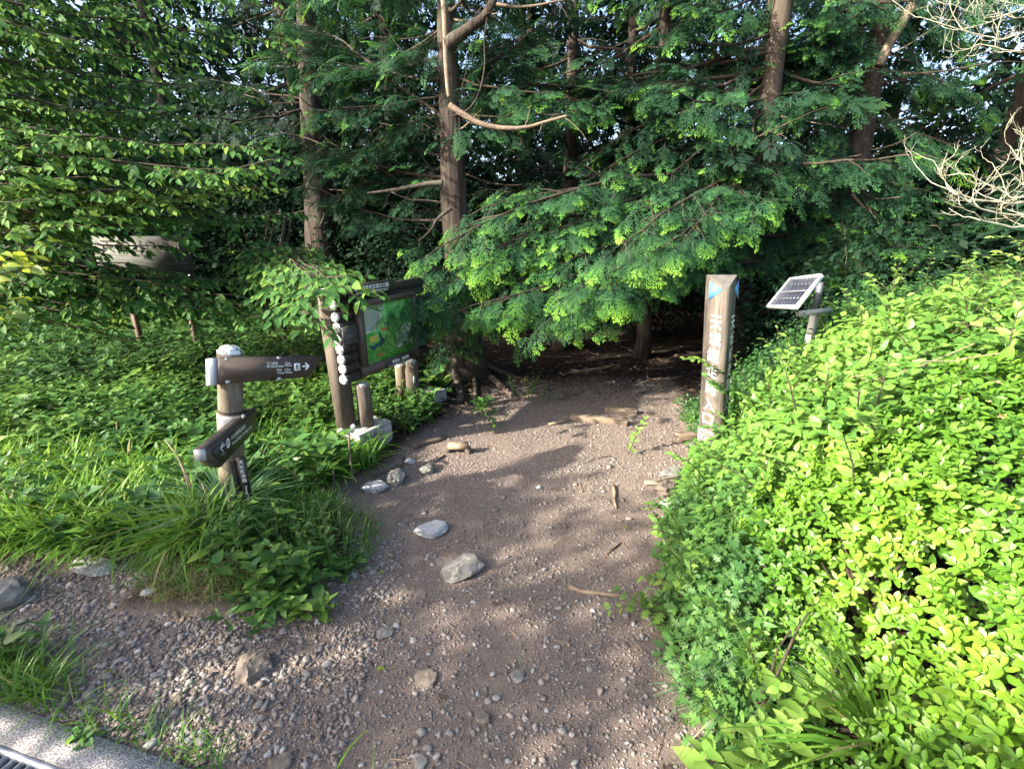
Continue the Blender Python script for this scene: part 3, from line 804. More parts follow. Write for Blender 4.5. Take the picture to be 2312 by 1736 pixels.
# dark understory shrubs and the far wood
ush = []
for k in range(2):
    g = np.random.default_rng(800 + k); root = thing("forest_shrub", (0, 0, 0), "x", "shrub"); sp = Sprays(); tw = MB()
    for j in range(9):
        a = g.uniform(0, 6.28); tw.tube(curve([0, 0, -.1], [math.cos(a) * .5, math.sin(a) * .5, g.uniform(.8, 1.8)], 0, 6, .05, g), np.linspace(.018, .004, 6), 5, .5, False)
    for j in range(2600):
        q = g.normal(0, 1, 3); q = q / np.linalg.norm(q) * g.random() ** .4; p = np.array([q[0] * 1.05, q[1] * 1.05, 1.0 + q[2] * 1.0])
        d = nrm([q[0] + g.normal(0, .5), q[1] + g.normal(0, .5), g.normal(-.2, .3)]); sp.put(p, d, nrm([g.normal(0, .5), g.normal(0, .5), 1.0]), g.uniform(.07, .13), .4, g.uniform(-.2, .2))
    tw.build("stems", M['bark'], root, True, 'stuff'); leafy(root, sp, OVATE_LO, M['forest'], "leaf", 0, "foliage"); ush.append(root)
for k, (x, y, sc) in enumerate([(-7.5, 7.6, 1.0), (-5.6, 7.4, 1.05), (-4.0, 8.2, 1.1), (-2.3, 7.6, .9), (-3.2, 9.6, 1.3), (-1.4, 7.2, .8), (.3, 8.6, 1.2), (2.1, 7.4, .95), (3.6, 7.2, 1.1), (4.9, 6.6, 1.1), (6.3, 6.0, 1.2), (5.6, 4.6, 1.2), (-9.5, 7.9, 1.2), (-6.8, 9.6, 1.4), (1.4, 10.4, 1.4), (4.2, 9.8, 1.4), (-.9, 10.8, 1.4), (7.2, 8.6, 1.5), (2.9, 5.0, .62), (3.9, 5.1, .9), (-1.0, 9.4, 1.2), (-5.0, 10.6, 1.5), (-8.6, 10.5, 1.5), (-11.5, 10.5, 1.7), (-7.6, 9.0, 2.0), (-5.2, 9.2, 1.9), (-9.9, 9.0, 2.1), (-3.4, 11.0, 2.0)]):
    o = ush[k] if k < 2 else copy_tree(ush[k % 2])
    o.location = (x, y, gz(x, y)); o.rotation_euler = (0, 0, k * 1.7); o.scale = (sc, sc, sc)
    tag(o, "dark leafy shrub growing in the shade among the trunks", "shrub", "shade shrubs among the forest trunks")
fw_ = np.random.default_rng(900); mb = MB()
n = 14000; X = fw_.uniform(-30, 30, n); Y = 12 + 14 * fw_.random(n); Z = 9.5 * fw_.random(n) ** 1.75
X *= Y / 22
kk = (vnoise(X + 40, Z + Y, .9, 77) > .12 + (.085 - .05 * (X < -3)) * Z) | (Z < 2.8)
X, Y, Z = X[kk], Y[kk], Z[kk]; n = len(X)
D = fw_.normal(0, 1, (n, 3)) * [1, 1, .4] + [0, 0, -.3]; N = fw_.normal(0, .5, (n, 3)) + [0, -.5, 1]
w = fw_.integers(0, 3, n); Rr = frames(D, N); Pq = np.stack([X, Y, Z + ground_z(X, Y)], 1); Sq = fw_.uniform(.6, 1.15, n)
for k in range(3):
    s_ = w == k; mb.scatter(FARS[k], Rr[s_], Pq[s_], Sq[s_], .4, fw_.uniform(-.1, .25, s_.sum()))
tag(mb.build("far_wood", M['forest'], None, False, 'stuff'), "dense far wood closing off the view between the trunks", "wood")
# slim bare trunks in the shade
for k, (u, v0, Y, r, lab, mat) in enumerate([(1442, 872, 6.2, .085, "slim bare trunk in the shade beyond the timber steps", 'bark'), (1655, 700, 8.6, .12, "straight bare trunk lit high up behind the drooping boughs", 'bark_pale'),
                                             (1268, 840, 6.8, .11, "stout dark trunk with flared foot at the back of the trail", 'bark')]):
    b = np.array(gnd(u, v0)) if k != 1 else np.array(atY(u, v0, Y)); b = np.array([b[0] * Y / b[1], Y, 0]); b[2] = gz(b[0], b[1])
    conifer("bare_trunk_tree", b, b + [-.15 + .1 * k, .1, 8.5], r, lab, None, (), ((1.9, 3.6, 1.8)[k], 8.2, .26, 1.7, .7), 0, 0, seed=50 + k, mat='forest', bark=mat, size=.28)

# ------------------------------------------------------------------ broad-leaved trees on the left
def broad(name, base, label, stems, boughs, K, size=.085, seed=1, cat="tree", mat='broad', step=.062, basetint=0.0, bark='bark_pale', width=.5):
    g = np.random.default_rng(seed)
    root = thing(name, base, label, cat)
    for pts, r in stems:
        MB().tube(np.array(pts), np.linspace(r, r * .4, len(pts)), 9, .5, True, .05, seed).build("stem", M[bark], root, True)
    sp = Sprays(); tw = MB()
    for (P0, P1, sag, wd, bt) in boughs:
        layered(sp, tw, P0, P1, .014, sag, wd, size, step, g, bt + basetint)
    tw.build("branches", M['twig'], root, True, 'stuff')
    leafy(root, sp, OVATE, M[mat], "leaf", K, "foliage")
    return root
ba = np.array([-5.6, 3.9, 0]); ba[2] = gz(ba[0], ba[1])
def bo(u, v, d, P0, sag=.03, wd=.55, bt=0.0): return (np.asarray(P0, float), at(u, v, d), sag, wd, bt)
crown = []
for (u, v, d, h, bt) in [(160, 250, 4.0, 2.6, .2), (330, 330, 4.2, 2.5, .0), (480, 420, 4.2, 2.1, .3), (570, 425, 4.3, 2.0, .35), (420, 450, 4.0, 1.9, .3), (300, 430, 3.8, 1.9, .2), (180, 400, 3.6, 1.9, .15), (90, 330, 3.6, 2.1, .2),
                         (60, 450, 3.4, 1.7, .1), (140, 510, 3.5, 1.6, .1), (230, 490, 3.7, 1.7, .25), (380, 380, 4.3, 2.2, .1), (250, 330, 4.0, 2.3, .05), (120, 180, 4.0, 2.8, .1), (300, 200, 4.4, 2.9, -.1), (430, 120, 4.6, 3.2, -.1), (60, 60, 4.2, 3.2, -.1), (250, 40, 4.6, 3.5, -.1),
                         (500, 330, 4.6, 2.4, -.1), (540, 370, 4.6, 2.2, -.05), (620, 480, 4.6, 1.9, -.05), (90, 560, 3.5, 1.45, .05), (30, 380, 3.3, 1.9, .15), (350, 520, 4.0, 1.75, .0), (460, 500, 4.3, 1.8, -.05), (540, 500, 4.5, 1.8, -.1)]:
    crown.append(bo(u, v, d, ba + [0.5, .2, h], .02, .6, bt))  # bt paints sunlit layers lighter and shaded ones darker in the leaf tint
cgx = np.random.default_rng(31)
for k in range(34):
    u, v = cgx.uniform(-40, 640), cgx.uniform(-60, 430)
    crown.append(bo(u, v, cgx.uniform(3.6, 4.9), ba + [.5, .2, 2.2 + 1.6 * (1 - v / 430)], .03, .55, cgx.uniform(-.1, .15)))
for (u, v, d, h, bt) in [(300, 610, 4.75, 1.45, -.05), (390, 622, 4.8, 1.4, -.05), (430, 570, 4.8, 1.6, -.05), (225, 600, 4.6, 1.45, .0), (440, 640, 4.8, 1.3, -.05), (470, 645, 4.4, 1.35, .05), (520, 665, 4.3, 1.3, .05), (560, 690, 4.3, 1.25, .05), (600, 715, 4.25, 1.2, .05), (420, 655, 4.2, 1.35, .05), (360, 680, 4.1, 1.3, .05), (330, 625, 4.5, 1.4, .0), (120, 620, 3.7, 1.35, .0), (235, 615, 4.4, 1.3, -.05), (250, 650, 4.0, 1.3, .0), (500, 680, 4.5, 1.25, -.05), (290, 705, 4.2, 1.15, -.05), (430, 620, 4.5, 1.4, -.05), (600, 640, 4.7, 1.3, -.05), (640, 700, 4.6, 1.2, .0), (320, 600, 4.6, 1.4, -.05), (410, 690, 4.3, 1.2, .0), (130, 700, 3.8, 1.15, -.05), (330, 640, 4.5, 1.25, -.05), (205, 520, 4.3, 1.7, .1), (330, 650, 4.1, 1.3, -.05), (420, 660, 4.3, 1.3, -.05), (560, 705, 4.6, 1.2, -.05), (220, 730, 4.0, 1.1, -.05), (180, 690, 3.9, 1.15, .0), (60, 640, 3.6, 1.25, .1), (400, 710, 4.4, 1.15, .0), (300, 770, 4.2, 1.0, .05), (470, 720, 4.6, 1.15, -.05)]:
    crown.append(bo(u, v, d, ba + [0.6, .3, h], .0, .42, bt))
broad("broadleaf_tree", ba, "spreading broad-leaved tree with layered boughs covering the old sign", [([ba + [0, 0, -.1], ba + [.2, .05, 1.3], ba + [.5, .2, 2.6], ba + [.6, .3, 4.2]], .12)], crown, 300, .078, 21, step=.046)
bb = np.array(gnd(610, 800)); bb[2] = gz(bb[0], bb[1])
sts = []
for (u0, v0, u1, v1) in [(618, 770, 583, 620), (628, 768, 600, 600), (655, 760, 622, 615), (640, 765, 640, 590)]:
    a = gnd(u0, v0 + 20); a = np.array([a[0] * 6.0 / a[1], 6.0, gz(a[0] * 6.0 / a[1], 6.0)])
    sts.append(([a, atY(u1, (v0 + v1) / 2, 5.9), atY(u1, v1, 5.8), atY(u1 + 25, v1 - 130, 5.6)], .022))
sts[2] = (sts[2][0], .04)
crown = []
for (u, v, d, bt) in [(520, 560, 4.9, -.05), (580, 540, 4.6, -.05), (640, 560, 4.4, .0), (700, 600, 4.1, .1), (770, 625, 3.1, .12), (815, 650, 3.0, .1), (725, 655, 3.1, .05), (755, 685, 3.05, .0), (735, 735, 3.1, .0), (790, 660, 3.15, .05), (700, 625, 3.3, .05), (700, 700, 3.9, .0), (660, 700, 4.2, .05), (640, 640, 4.3, .0), (560, 620, 4.6, .0), (600, 590, 4.5, -.05), (690, 560, 4.4, .05), (620, 690, 4.4, .0), (560, 580, 4.8, -.05)]:
    crown.append((at(600, 560, 5.4), at(u, v, d), .02, .42, bt))
broad("broadleaf_shrub", bb, "slender multi-stemmed shrub with toothed leaves overhanging the map board", sts, crown, 260, .085, 22, "shrub")
by = np.array([-4.2, 2.55, gz(-4.2, 2.55)])
broad("broadleaf_sapling", by, "yellow-green sapling branch entering beside the edge of the herb bed", [([by, by + [.1, .1, .6], by + [.3, .2, 1.2]], .015)],
      [(by + [.2, .1, 1.0], at(60, 560, 3.3), .0, .35, .2), (by + [.2, .1, 1.0], at(40, 610, 3.2), .0, .3, .1), (by + [.2, .1, .9], at(20, 680, 3.2), .0, .3, .0), (by + [.2, .1, 1.1], at(-30, 580, 3.1), .0, .35, .2)], 60, .10, 23, "sapling", 'yellow')
# trees that stand outside the view on the left and throw the shade on the path
for k, (x, y, h) in enumerate([(-5.55, .22, 3.1), (-5.4, -.35, 3.5), (-5.1, -1.2, 3.9), (-4.7, -2.2, 4.1), (-4.3, -3.2, 4.1), (-3.9, -4.2, 4.0)]):  # sized to shade the path; the first is added to shade the lower sign
    b = np.array([x, y, 0.0]); g = np.random.default_rng(60 + k)
    cr = []
    for j in range(46):
        a = g.uniform(0, 6.28); r = g.uniform(.35, .95) * (.5 if k == 0 else 1); z = g.uniform(.4, h)
        cr.append((b + [0, 0, z * .8], b + [math.cos(a) * r, math.sin(a) * r, z], .0, .5, 0))
    broad("broadleaf_shrub", b, ["unseen slim shrub added to shade the lower arrow board", "tall rounded shrub beyond the left edge beside the herb bed", "tall rounded shrub on the verge behind the drain grate", "tall dense shrub beside the parking area", "tall open shrub beside the paved parking area", "tall shrub furthest back along the parking area"][k],
          [([b, b + [0, 0, h * .9]], .03)], cr, 0, .12, 70 + k, "shrub", 'broad', .07)
#@@END_TREES

# ------------------------------------------------------------------ lettering
def text(s, parent, O, ex, ey, h, mat, width=None, name="lettering", lift=.0025, bold=0.0, center=False):
    """flat print: baseline-left (or centre) at O, along ex, up ey, letter height h, optional fitted width"""
    c = bpy.data.curves.new(name, 'FONT'); c.body = s; c.size = 1.0; c.offset = bold; c.resolution_u = 3
    o = bpy.data.objects.new(name, c); COL.objects.link(o)
    bpy.context.view_layer.update()
    me = bpy.data.meshes.new_from_object(o.evaluated_get(bpy.context.evaluated_depsgraph_get()))
    bpy.data.objects.remove(o); bpy.data.curves.remove(c)
    n = len(me.vertices); V = np.zeros(n * 3); me.vertices.foreach_get("co", V); V = V.reshape(-1, 3)
    lo, hi = V.min(0), V.max(0)
    sy = h / max(1e-6, hi[1] - lo[1]); sx = sy if width is None else width / max(1e-6, hi[0] - lo[0])
    ex = nrm(ex); ey = np.asarray(ey, float); ey = nrm(ey); nn = nrm(np.cross(ex, ey))
    x = (V[:, 0] - (lo[0] if not center else (lo[0] + hi[0]) / 2)) * sx
    y = (V[:, 1] - (lo[1] if not center else (lo[1] + hi[1]) / 2)) * sy
    W = np.asarray(O)[None] + x[:, None] * ex + y[:, None] * ey + lift * nn
    me.vertices.foreach_set("co", W.ravel()); me.update(); me.name = name
    me.materials.clear(); me.materials.append(M[mat])
    return link(name, me, parent)
def quadpt(Q, a, b):
    """bilinear point in a quad given as TL, TR, BR, BL; a to the right, b downwards"""
    TL, TR, BR, BL = Q
    return (TL * (1 - a) + TR * a) * (1 - b) + (BL * (1 - a) + BR * a) * b

# ------------------------------------------------------------------ arrow signpost
sb = np.array(gnd(525, 1180)); st_ = np.array([-1.435, 2.35, 1.037])
sgn_ = thing("signpost", sb, "round wooden signpost with two brown arrow boards standing in tall grass", "signpost")
ax_ = nrm(st_ - sb)
P = [sb - ax_ * .15, sb + ax_ * .25, sb + (st_ - sb) * .5, sb + (st_ - sb) * .6, sb + (st_ - sb) * .8, st_ - ax_ * .029]
MB().tube(P, [.063, .063, .061, .060, .059, .059], 20, .5, True, .012, 2).build("post", M['post'], sgn_, True)
capm = MB(); capm.tube([st_ - ax_ * .030, st_ - ax_ * .022, st_], [.0585, .0585, .041], 8)
capm.build("cap", M['white_paint'], sgn_)
cm = sb + (st_ - sb) * .655
MB().tube([cm + ax_ * .002, cm - ax_ * .115], [.0645, .0645], 16).build("metal_collar", M['beige_metal'], sgn_, True)
MB().tube([cm + ax_ * .022, cm + ax_ * .014], [.0615, .0615], 16).build("groove_ring", M['dark_log'], sgn_, True)
# upper arrow board
TL, BL = at(495.6, 808.7, 2.33), at(497.6, 867.7, 2.33)
TR, BR = at(733.6, 803.2, 2.74), at(697.7, 851.4, 2.70)
n1 = nrm(np.cross(TR - TL, TL - BL)); n1 = n1 if n1[1] < 0 else -n1
ub = MB().prism([TL, TR, BR, BL], -n1 * .10, .5).build("arrow_board", M['brown_board'], sgn_)
ub["label"] = "upper arrow board pointing to the forest"
Q = (TL + 0, TR + 0, BR + 0, BL + 0)
e = nrm(TR - TL); dn = nrm(BL - TL)
q = [quadpt(Q, .035, .12), quadpt(Q, .945, .12), quadpt(Q, .985, .80), quadpt(Q, .045, .84)]
q[1] = TL + (TR - TL) * .950 + dn * .0155; q[2] = BR + (TL - TR) * .0 + e * .012 - dn * .022
q[0] = TL + e * .018 + dn * .017; q[3] = BL + e * .018 - dn * .020
MB().prism([p + n1 * .005 for p in q], -n1 * .004).build("sign_plate", M['sign_face'], ub)
MB().box(TL + (BL - TL) * .5 - n1 * .072 - e * .016, (.030, .070, .134), (e, n1, -dn)).build("end_cap", M['white_metal'], ub)
MB().box(TL + e * .24 - n1 * .05 - dn * .002, (.47, .098, .006), (e, n1, -dn)).build("top_edge", M['rough_top'], ub)
for a in (.02, .27):
    MB().box(TL + e * (a + .012) + dn * .007 + n1 * .002, (.018, .008, .014), (e, n1, -dn)).build("bracket", M['grey_metal'], ub)
    MB().box(BL + e * (a + .012) - dn * .010 + n1 * .002, (.020, .008, .016), (e, n1, -dn)).build("bracket", M['grey_metal'], ub)
def txu(s, x0, y1, x1, y0, mat='white', bold=.01, name="lettering", parent=ub):
    """text between crop pixels (left x0, baseline y1) and right x1, top y0 of the enlarged board view"""
    f = lambda x, y: onp(440 + x / 7.373, 770 + y / 7.373, TL + n1 * .007, n1)
    A, Bp, Cp = f(x0, y1), f(x1, y1 - (x1 - x0) * .035), f(x0, y0)
    return text(s, parent, A, Bp - A, Cp - A, np.linalg.norm(Cp - A), mat, np.linalg.norm(Bp - A), name, .001, bold)
txu("万二郎岳", 1198, 402, 1380, 350); txu("Mt. Banjirodake", 1200, 452, 1478, 408)
txu("2.3km", 1497, 385, 1592, 350); txu("70min", 1497, 424, 1612, 390)
txu("四辻", 1365, 505, 1450, 462); txu("Yotsuji", 1368, 556, 1482, 515)
txu("0.7km", 1498, 494, 1590, 460); txu("15min", 1500, 538, 1620, 503)
f1 = lambda x, y, l=.008: onp(440 + x / 7.373, 770 + y / 7.373, TL + n1 * l, n1)
MB().prism([f1(1650, 372), f1(1752, 366), f1(1755, 490), f1(1654, 496)], n1 * .001).build("pictogram", M['white'], ub)
hk = MB()
def strip(m, pts, w, f, l):
    pts = [np.array(p, float) for p in pts]
    for a, b in zip(pts[:-1], pts[1:]):
        d = (b - a) / np.linalg.norm(b - a); nn = np.array([-d[1], d[0]]) * w / 2
        m.poly([f(*(a + nn), l), f(*(b + nn), l), f(*(b - nn), l), f(*(a - nn), l)])
c0 = np.array([1700., 392.]); hk.poly([f1(*(c0 + 9 * np.array([math.cos(t), math.sin(t)])), .0105) for t in np.linspace(0, 6.28, 10)[:-1]])
strip(hk, [(1698, 402), (1694, 440)], 17, f1, .0105); strip(hk, [(1694, 436), (1680, 478)], 9, f1, .0105); strip(hk, [(1696, 436), (1706, 455), (1712, 478)], 9, f1, .0105)
strip(hk, [(1690, 408), (1678, 432)], 7, f1, .0105); strip(hk, [(1704, 408), (1722, 428)], 7, f1, .0105); strip(hk, [(1722, 420), (1728, 476)], 4, f1, .0105)
hk.build("pictogram", M['black_print'], ub)
aw = MB(); strip(aw, [(1790, 421), (1890, 416)], 24, f1, .0085); strip(aw, [(1836, 362), (1897, 416)], 24, f1, .009); strip(aw, [(1897, 416), (1842, 476)], 24, f1, .0095)
aw.build("arrow_mark", M['white'], ub)
# lower arrow board, pointing past the viewer
LF = at(500, 992, 2.19); LB = at(500, 1052, 2.19); RT, RB = at(579, 923, 2.62), at(579, 968, 2.62)
tip = at(467, 1018, 2.06); tipb = at(468, 1036, 2.06)
n2 = nrm(np.cross(RT - tip, RB - RT)); n2 = n2 if n2[0] > 0 else -n2
pl = lambda u, v: onp(u, v, RT, n2)
face = [pl(466, 1016), pl(579, 923), pl(579, 968), pl(498, 1055), pl(467, 1035)]
lb = MB().prism(face, -n2 * .045, .5).build("arrow_board", M['brown_board'], sgn_)
lb["label"] = "lower arrow board pointing to the parking area"
e2 = nrm(face[1] - face[0]); up2 = nrm(np.array([0, 0, 1.0]) - e2 * e2[2])
MB().box((face[0] + face[1]) / 2 - n2 * .0225 + up2 * .003, (np.linalg.norm(face[1] - face[0]), .047, .006), (e2, n2, up2)).build("top_edge", M['rough_top'], lb)
MB().box((face[0] + face[4]) / 2 - n2 * .0225 - e2 * .006, (.012, .044, .05), (e2, n2, up2)).build("end_cap", M['grey_metal'], lb)
f2 = lambda x, y, l=.005: onp(440 + x / 7.55, 910 + y / 7.55, RT + n2 * l, n2)
MB().prism([f2(300, 800), f2(1015, 135), f2(1040, 400), f2(470, 1020), f2(310, 880)], -n2 * .003).build("sign_plate", M['dark_face'], lb)
MB().box(f2(830, 225) , (.02, .01, .016), (e2, n2, up2)).build("bracket", M['grey_metal'], lb)
aw = MB(); g2 = lambda x, y, l: f2(x, y, l)
strip(aw, [(440, 775), (480, 668)], 15, g2, .0070); strip(aw, [(440, 765), (482, 828)], 15, g2, .0074); strip(aw, [(445, 768), (512, 700)], 17, g2, .0078)
aw.build("arrow_mark", M['white'], lb)
ov = MB(); th = np.linspace(0, 2 * np.pi, 25)[:-1]
ov.poly([f2(566 + 33 * math.cos(t), 682 + 86 * math.sin(t), .007) for t in th]); ov.build("parking_mark", M['white'], lb)
A, Bp, Cp = f2(551, 745, .0082), f2(580, 712, .0082), f2(553, 655, .0082)
text("P", lb, A, Bp - A, Cp - A, np.linalg.norm(Cp - A), 'black_print', np.linalg.norm(Bp - A), "lettering", .0005, .02)
def txl(s, A, B, C):
    A, B, C = f2(*A), f2(*B), f2(*C)
    text(s, lb, A, B - A, C - A, np.linalg.norm(C - A), 'white', np.linalg.norm(B - A), "lettering", .002, .008)
txl("天城高原駐車場", (612, 640), (852, 420), (608, 568)); txl("Amagi-kogen Parking Area", (625, 738), (965, 428), (620, 672)); txl("0.1km", (455, 893), (515, 850), (453, 868))
# small vertical plate in the notch at the foot of the post
pn = nrm(np.array([.45, -.9, 0])); px_ = nrm(np.cross([0, 0, 1.0], pn))
pc = at(553, 1085, 2.50)
vp = MB().box(pc, (.040, .030, .27), (px_, pn, np.array([0, 0, 1.0]))).build("name_plate", M['dark_face'], sgn_)
px2 = nrm(np.array([-.9, -.45, 0]))
MB().box(pc - px_ * .036 + pn * .0, (.030, .006, .25), (px_, pn, np.array([0, 0, 1.0]))).build("notch_face", M['dark_log'], sgn_)
for k, ch in enumerate("天城縦走路"):
    text(ch, vp, pc + pn * .016 + [0, 0, .115 - k * .026], px_, [0, 0, 1.0], .022, 'white', .022, "lettering", .001, .01, True)
text("Amagi Trail", vp, pc + pn * .016 + [0, 0, -.07], [0, 0, -1.0], px_, .016, 'white', .10, "lettering", .001, .01, True)

# ------------------------------------------------------------------ map board on log posts
k_e1 = np.array([.505, .863, 0]); k_e2 = np.array([-.863, .505, 0])
def rough_block(name, corner, e1, e2, s1, s2, h, label, z0, group=None, mat='granite', seed=0):
    c = np.array([corner[0], corner[1], 0]) + e1 * s1 / 2 + e2 * s2 / 2
    o = thing(name, [c[0], c[1], z0], label, "stone block", group)
    import bmesh
    bm = bmesh.new(); bmesh.ops.create_cube(bm, size=1.0)
    bmesh.ops.subdivide_edges(bm, edges=bm.edges[:], cuts=7, use_grid_fill=True)
    g = np.random.default_rng(seed)
    me = bpy.data.meshes.new(name); 
    for v in bm.verts:
        x, y, z = v.co
        r = 1 - .06 * max(0, (abs(x) + abs(y) + abs(z) - 1.0))
        p = c + e1 * (x * s1 * r) + e2 * (y * s2 * r) + np.array([0, 0, z0 - .06 + (z + .5) * (h + .06)]) + g.normal(0, .004, 3)
        v.co = Vector(p)
    bm.to_mesh(me); bm.free(); me.materials.append(M[mat])
    link("block", me, o)
    return o
kc0 = gnd(817, 1040)
z0 = gz(kc0[0], kc0[1] + .2) - .02
rough_block("granite_block", kc0, k_e1, k_e2, .33, .27, .20 - z0 + .0, "grey granite block under the front posts of the map board", z0, None, 'granite', 3)
zt = .20
kc1 = gnd(957, 938)
z1 = gz(kc1[0], kc1[1] + .2) - .02
rough_block("granite_block", kc1, k_e1, k_e2, .34, .26, .16 - z1, "grey granite block under the back posts of the map board", z1, None, 'granite', 4)
pA = gnd(783, 962, zt); pB = gnd(828, 960, zt)
bd = thing("map_board", (pA[0], pA[1], zt), "trail map board of dark logs with white painted log ends on granite blocks", "notice board")
def post(p, h, r, mat, top, nm="post", lean=(0, 0), seed=1):
    a = np.array([p[0], p[1], p[2] - .005]); b = a + [lean[0], lean[1], h]
    o = MB().tube([a, (a + b) / 2, b - [0, 0, .018], b], [r, r, r, r * .82], 16, .5, True, .015, seed).build(nm, M[mat], bd, True)
    MB().tube([b - [0, 0, .016], b + [0, 0, .002]], [r * .99, r * .80], 10).build("painted_top", M[top], o)
    return o
post(pA, 1.02, .073, 'log', 'white_paint', lean=(-.03, .0), seed=5)
post(pB, .335, .054, 'log', 'white_paint', seed=6)
pC = gnd(909, 895, .16); pD = gnd(934, 901, .16)
post(pC, .31, .05, 'post', 'white_paint', seed=7); od = post(pD, .36, .058, 'log', 'white_paint', seed=8)
wd_ = nrm(np.array([.415, .91, 0])); wn_ = np.array([wd_[1], -wd_[0], 0])
L0 = at(770, 800, 3.26); L0[2] = 0
for k, (u, v) in enumerate([(749, 668), (752, 690), (757, 716), (761, 741), (764, 767), (768, 790), (771, 812), (774, 834), (776, 857)]):
    c = onp(u, v, L0, np.array([wd_[0], wd_[1], 0.0]))
    r = .037
    lg = MB().tube([c - wd_ * .0, c + wd_ * .6, c + wd_ * 1.0], [r, r * .97, r], 12, .5, True, .03, 20 + k).build("log", M['dark_log'], bd, True)
    MB().tube([c - wd_ * .006, c + wd_ * .004], [r * .96, r * 1.0], 8, .5, True, .05, 40 + k).build("painted_end", M['white_paint'], lg)
PB = L0 + wn_ * .055
pb = lambda u, v, l=0.0: onp(u, v, PB + wn_ * l, wn_)
mp_c = [pb(812, 693), pb(938, 668), pb(938, 789), pb(828, 826)]
e_ = nrm((mp_c[1] - mp_c[0]) * [1, 1, 0]); W = abs(np.dot(mp_c[1] - mp_c[0], e_))
zt_, zb_ = (mp_c[0][2] + mp_c[1][2]) / 2, (mp_c[2][2] + mp_c[3][2]) / 2
# squared-up panel rectangle on the board plane
O_ = np.array([pb(820, 760)[0], pb(820, 760)[1], 0]); zt_ = pb(812, 693)[2]; zb_ = pb(828, 826)[2]
W = np.dot(pb(935, 780) - pb(826, 800), e_)
up_ = np.array([0, 0, 1.0])
pnl = MB().box(O_ + e_ * W / 2 + up_ * (zt_ + zb_) / 2, (W, .012, zt_ - zb_), (e_, wn_, up_)).build("map_panel", M['map_panel'], bd)
fw = .042
for nm, c, s in (("frame_side", O_ + e_ * (-fw / 2) + up_ * (zt_ + zb_) / 2, (fw, .05, zt_ - zb_)), ("frame_side", O_ + e_ * (W + fw / 2) + up_ * (zt_ + zb_) / 2, (fw, .05, zt_ - zb_)),
                 ("frame_rail", O_ + e_ * W / 2 + up_ * (zt_ + fw / 2), (W + 2 * fw, .05, fw)), ("frame_rail", O_ + e_ * W / 2 + up_ * (zb_ - fw * .7), (W + 2 * fw, .05, fw * 1.4))):
    MB().box(c, s, (e_, wn_, up_)).build(nm, M['brown_board'], bd)
H_ = zt_ - zb_
pt = lambda a, b, l=.008: O_ + e_ * W * a + up_ * (zt_ - H_ * b) + wn_ * l
def pq(nm, mat, pts, l=.0075): MB().poly([pt(a, b, l) for a, b in pts]).build(nm, M[mat], pnl)
pq("pale_field", 'map_pale', [(.0, .0), (.40, .0), (.34, .30), (.26, .44), (.0, .47)], .0072)
pq("map_area", 'map_dark', [(.06, .66), (.12, .69), (.24, .67), (.29, .62), (.26, .47), (.29, .49), (.34, .60), (.38, .62), (.36, .70), (.31, .74), (.22, .73), (.16, .78), (.10, .73)], .0082)
pq("map_label", 'yellow_print', [(.09, .53), (.23, .52), (.24, .62), (.10, .63)], .009)
pq("map_label", 'red_print', [(.33, .44), (.43, .43), (.43, .475), (.33, .485)], .009)
pq("map_label", 'red_print', [(.22, .86), (.33, .85), (.33, .89), (.22, .90)], .009)
pq("legend_field", 'map_pale', [(.60, .50), (.93, .46), (.955, .83), (.64, .87)], .009)
text("天城山縦走路案内図", pnl, pt(.02, .085), e_, up_, .034, 'black_print', W * .36, "lettering", .001, .01)
for k in range(9):
    wl = W * (.36 if k < 2 else .30 - .008 * k)
    text("伊豆半島の中央に連なる天城山の縦走路" if k != 1 else "Amagi Mountains Trail Information", pnl, pt(.03, .135 + .036 * k), e_, up_, .013, 'black_print', wl, "lettering", .001, .0)
for k in range(7):
    text("縦走路の案内と登山の注意", pnl, pt(.635 + .004 * k, .55 + .034 * k, .009), e_, up_, .010, 'black_print', W * .27, "lettering", .0012, .0)
pq("legend_box", 'black_print', [(.77, .79), (.89, .775), (.895, .83), (.775, .845)], .0098)
# header board and lower plate
hd = MB().box(O_ + e_ * (W * .24) + up_ * (zt_ + .115), (W * .82, .05, .075), (e_, wn_, up_)).build("header_board", M['dark_face'], bd)
text("富士箱根伊豆国立公園", hd, O_ + e_ * -.07 + up_ * (zt_ + .113) + wn_ * .026, e_, up_, .032, 'white', W * .62, "lettering", .001, .01)
MB().box(O_ + e_ * (W * .2) + up_ * (zt_ + .100) + wn_ * .026, (W * .60, .003, .004), (e_, wn_, up_)).build("rule_line", M['white'], hd)
text("FUJI-HAKONE-IZU NATIONAL PARK", hd, O_ + e_ * -.07 + up_ * (zt_ + .083) + wn_ * .026, e_, up_, .011, 'white', W * .6, "lettering", .001, .0)
lp = MB().box(O_ + e_ * (W * .62) + up_ * (zb_ - .04) + wn_ * .028, (W * .62, .008, .05), (e_, wn_, up_)).build("lower_plate", M['dark_face'], bd)
text("環境省・静岡県", lp, O_ + e_ * (W * .44) + up_ * (zb_ - .042) + wn_ * .033, e_, up_, .026, 'white', W * .36, "lettering", .001, .01)
MB().box(O_ + e_ * (W * .62) + up_ * (zb_ - .053) + wn_ * .033, (W * .5, .002, .004), (e_, wn_, up_)).build("rule_line", M['grey_metal'], lp)
c_ = pb(792, 757); MB().box(c_, (.15, .012, .13), (e_, wn_, up_)).build("old_plate", M['old_panel'], bd)
c_ = pD + [0.03, -.05, .20]; MB().box(c_, (.03, .004, .06), (e_, wn_, up_)).build("sticker", M['map_pale'], bd)
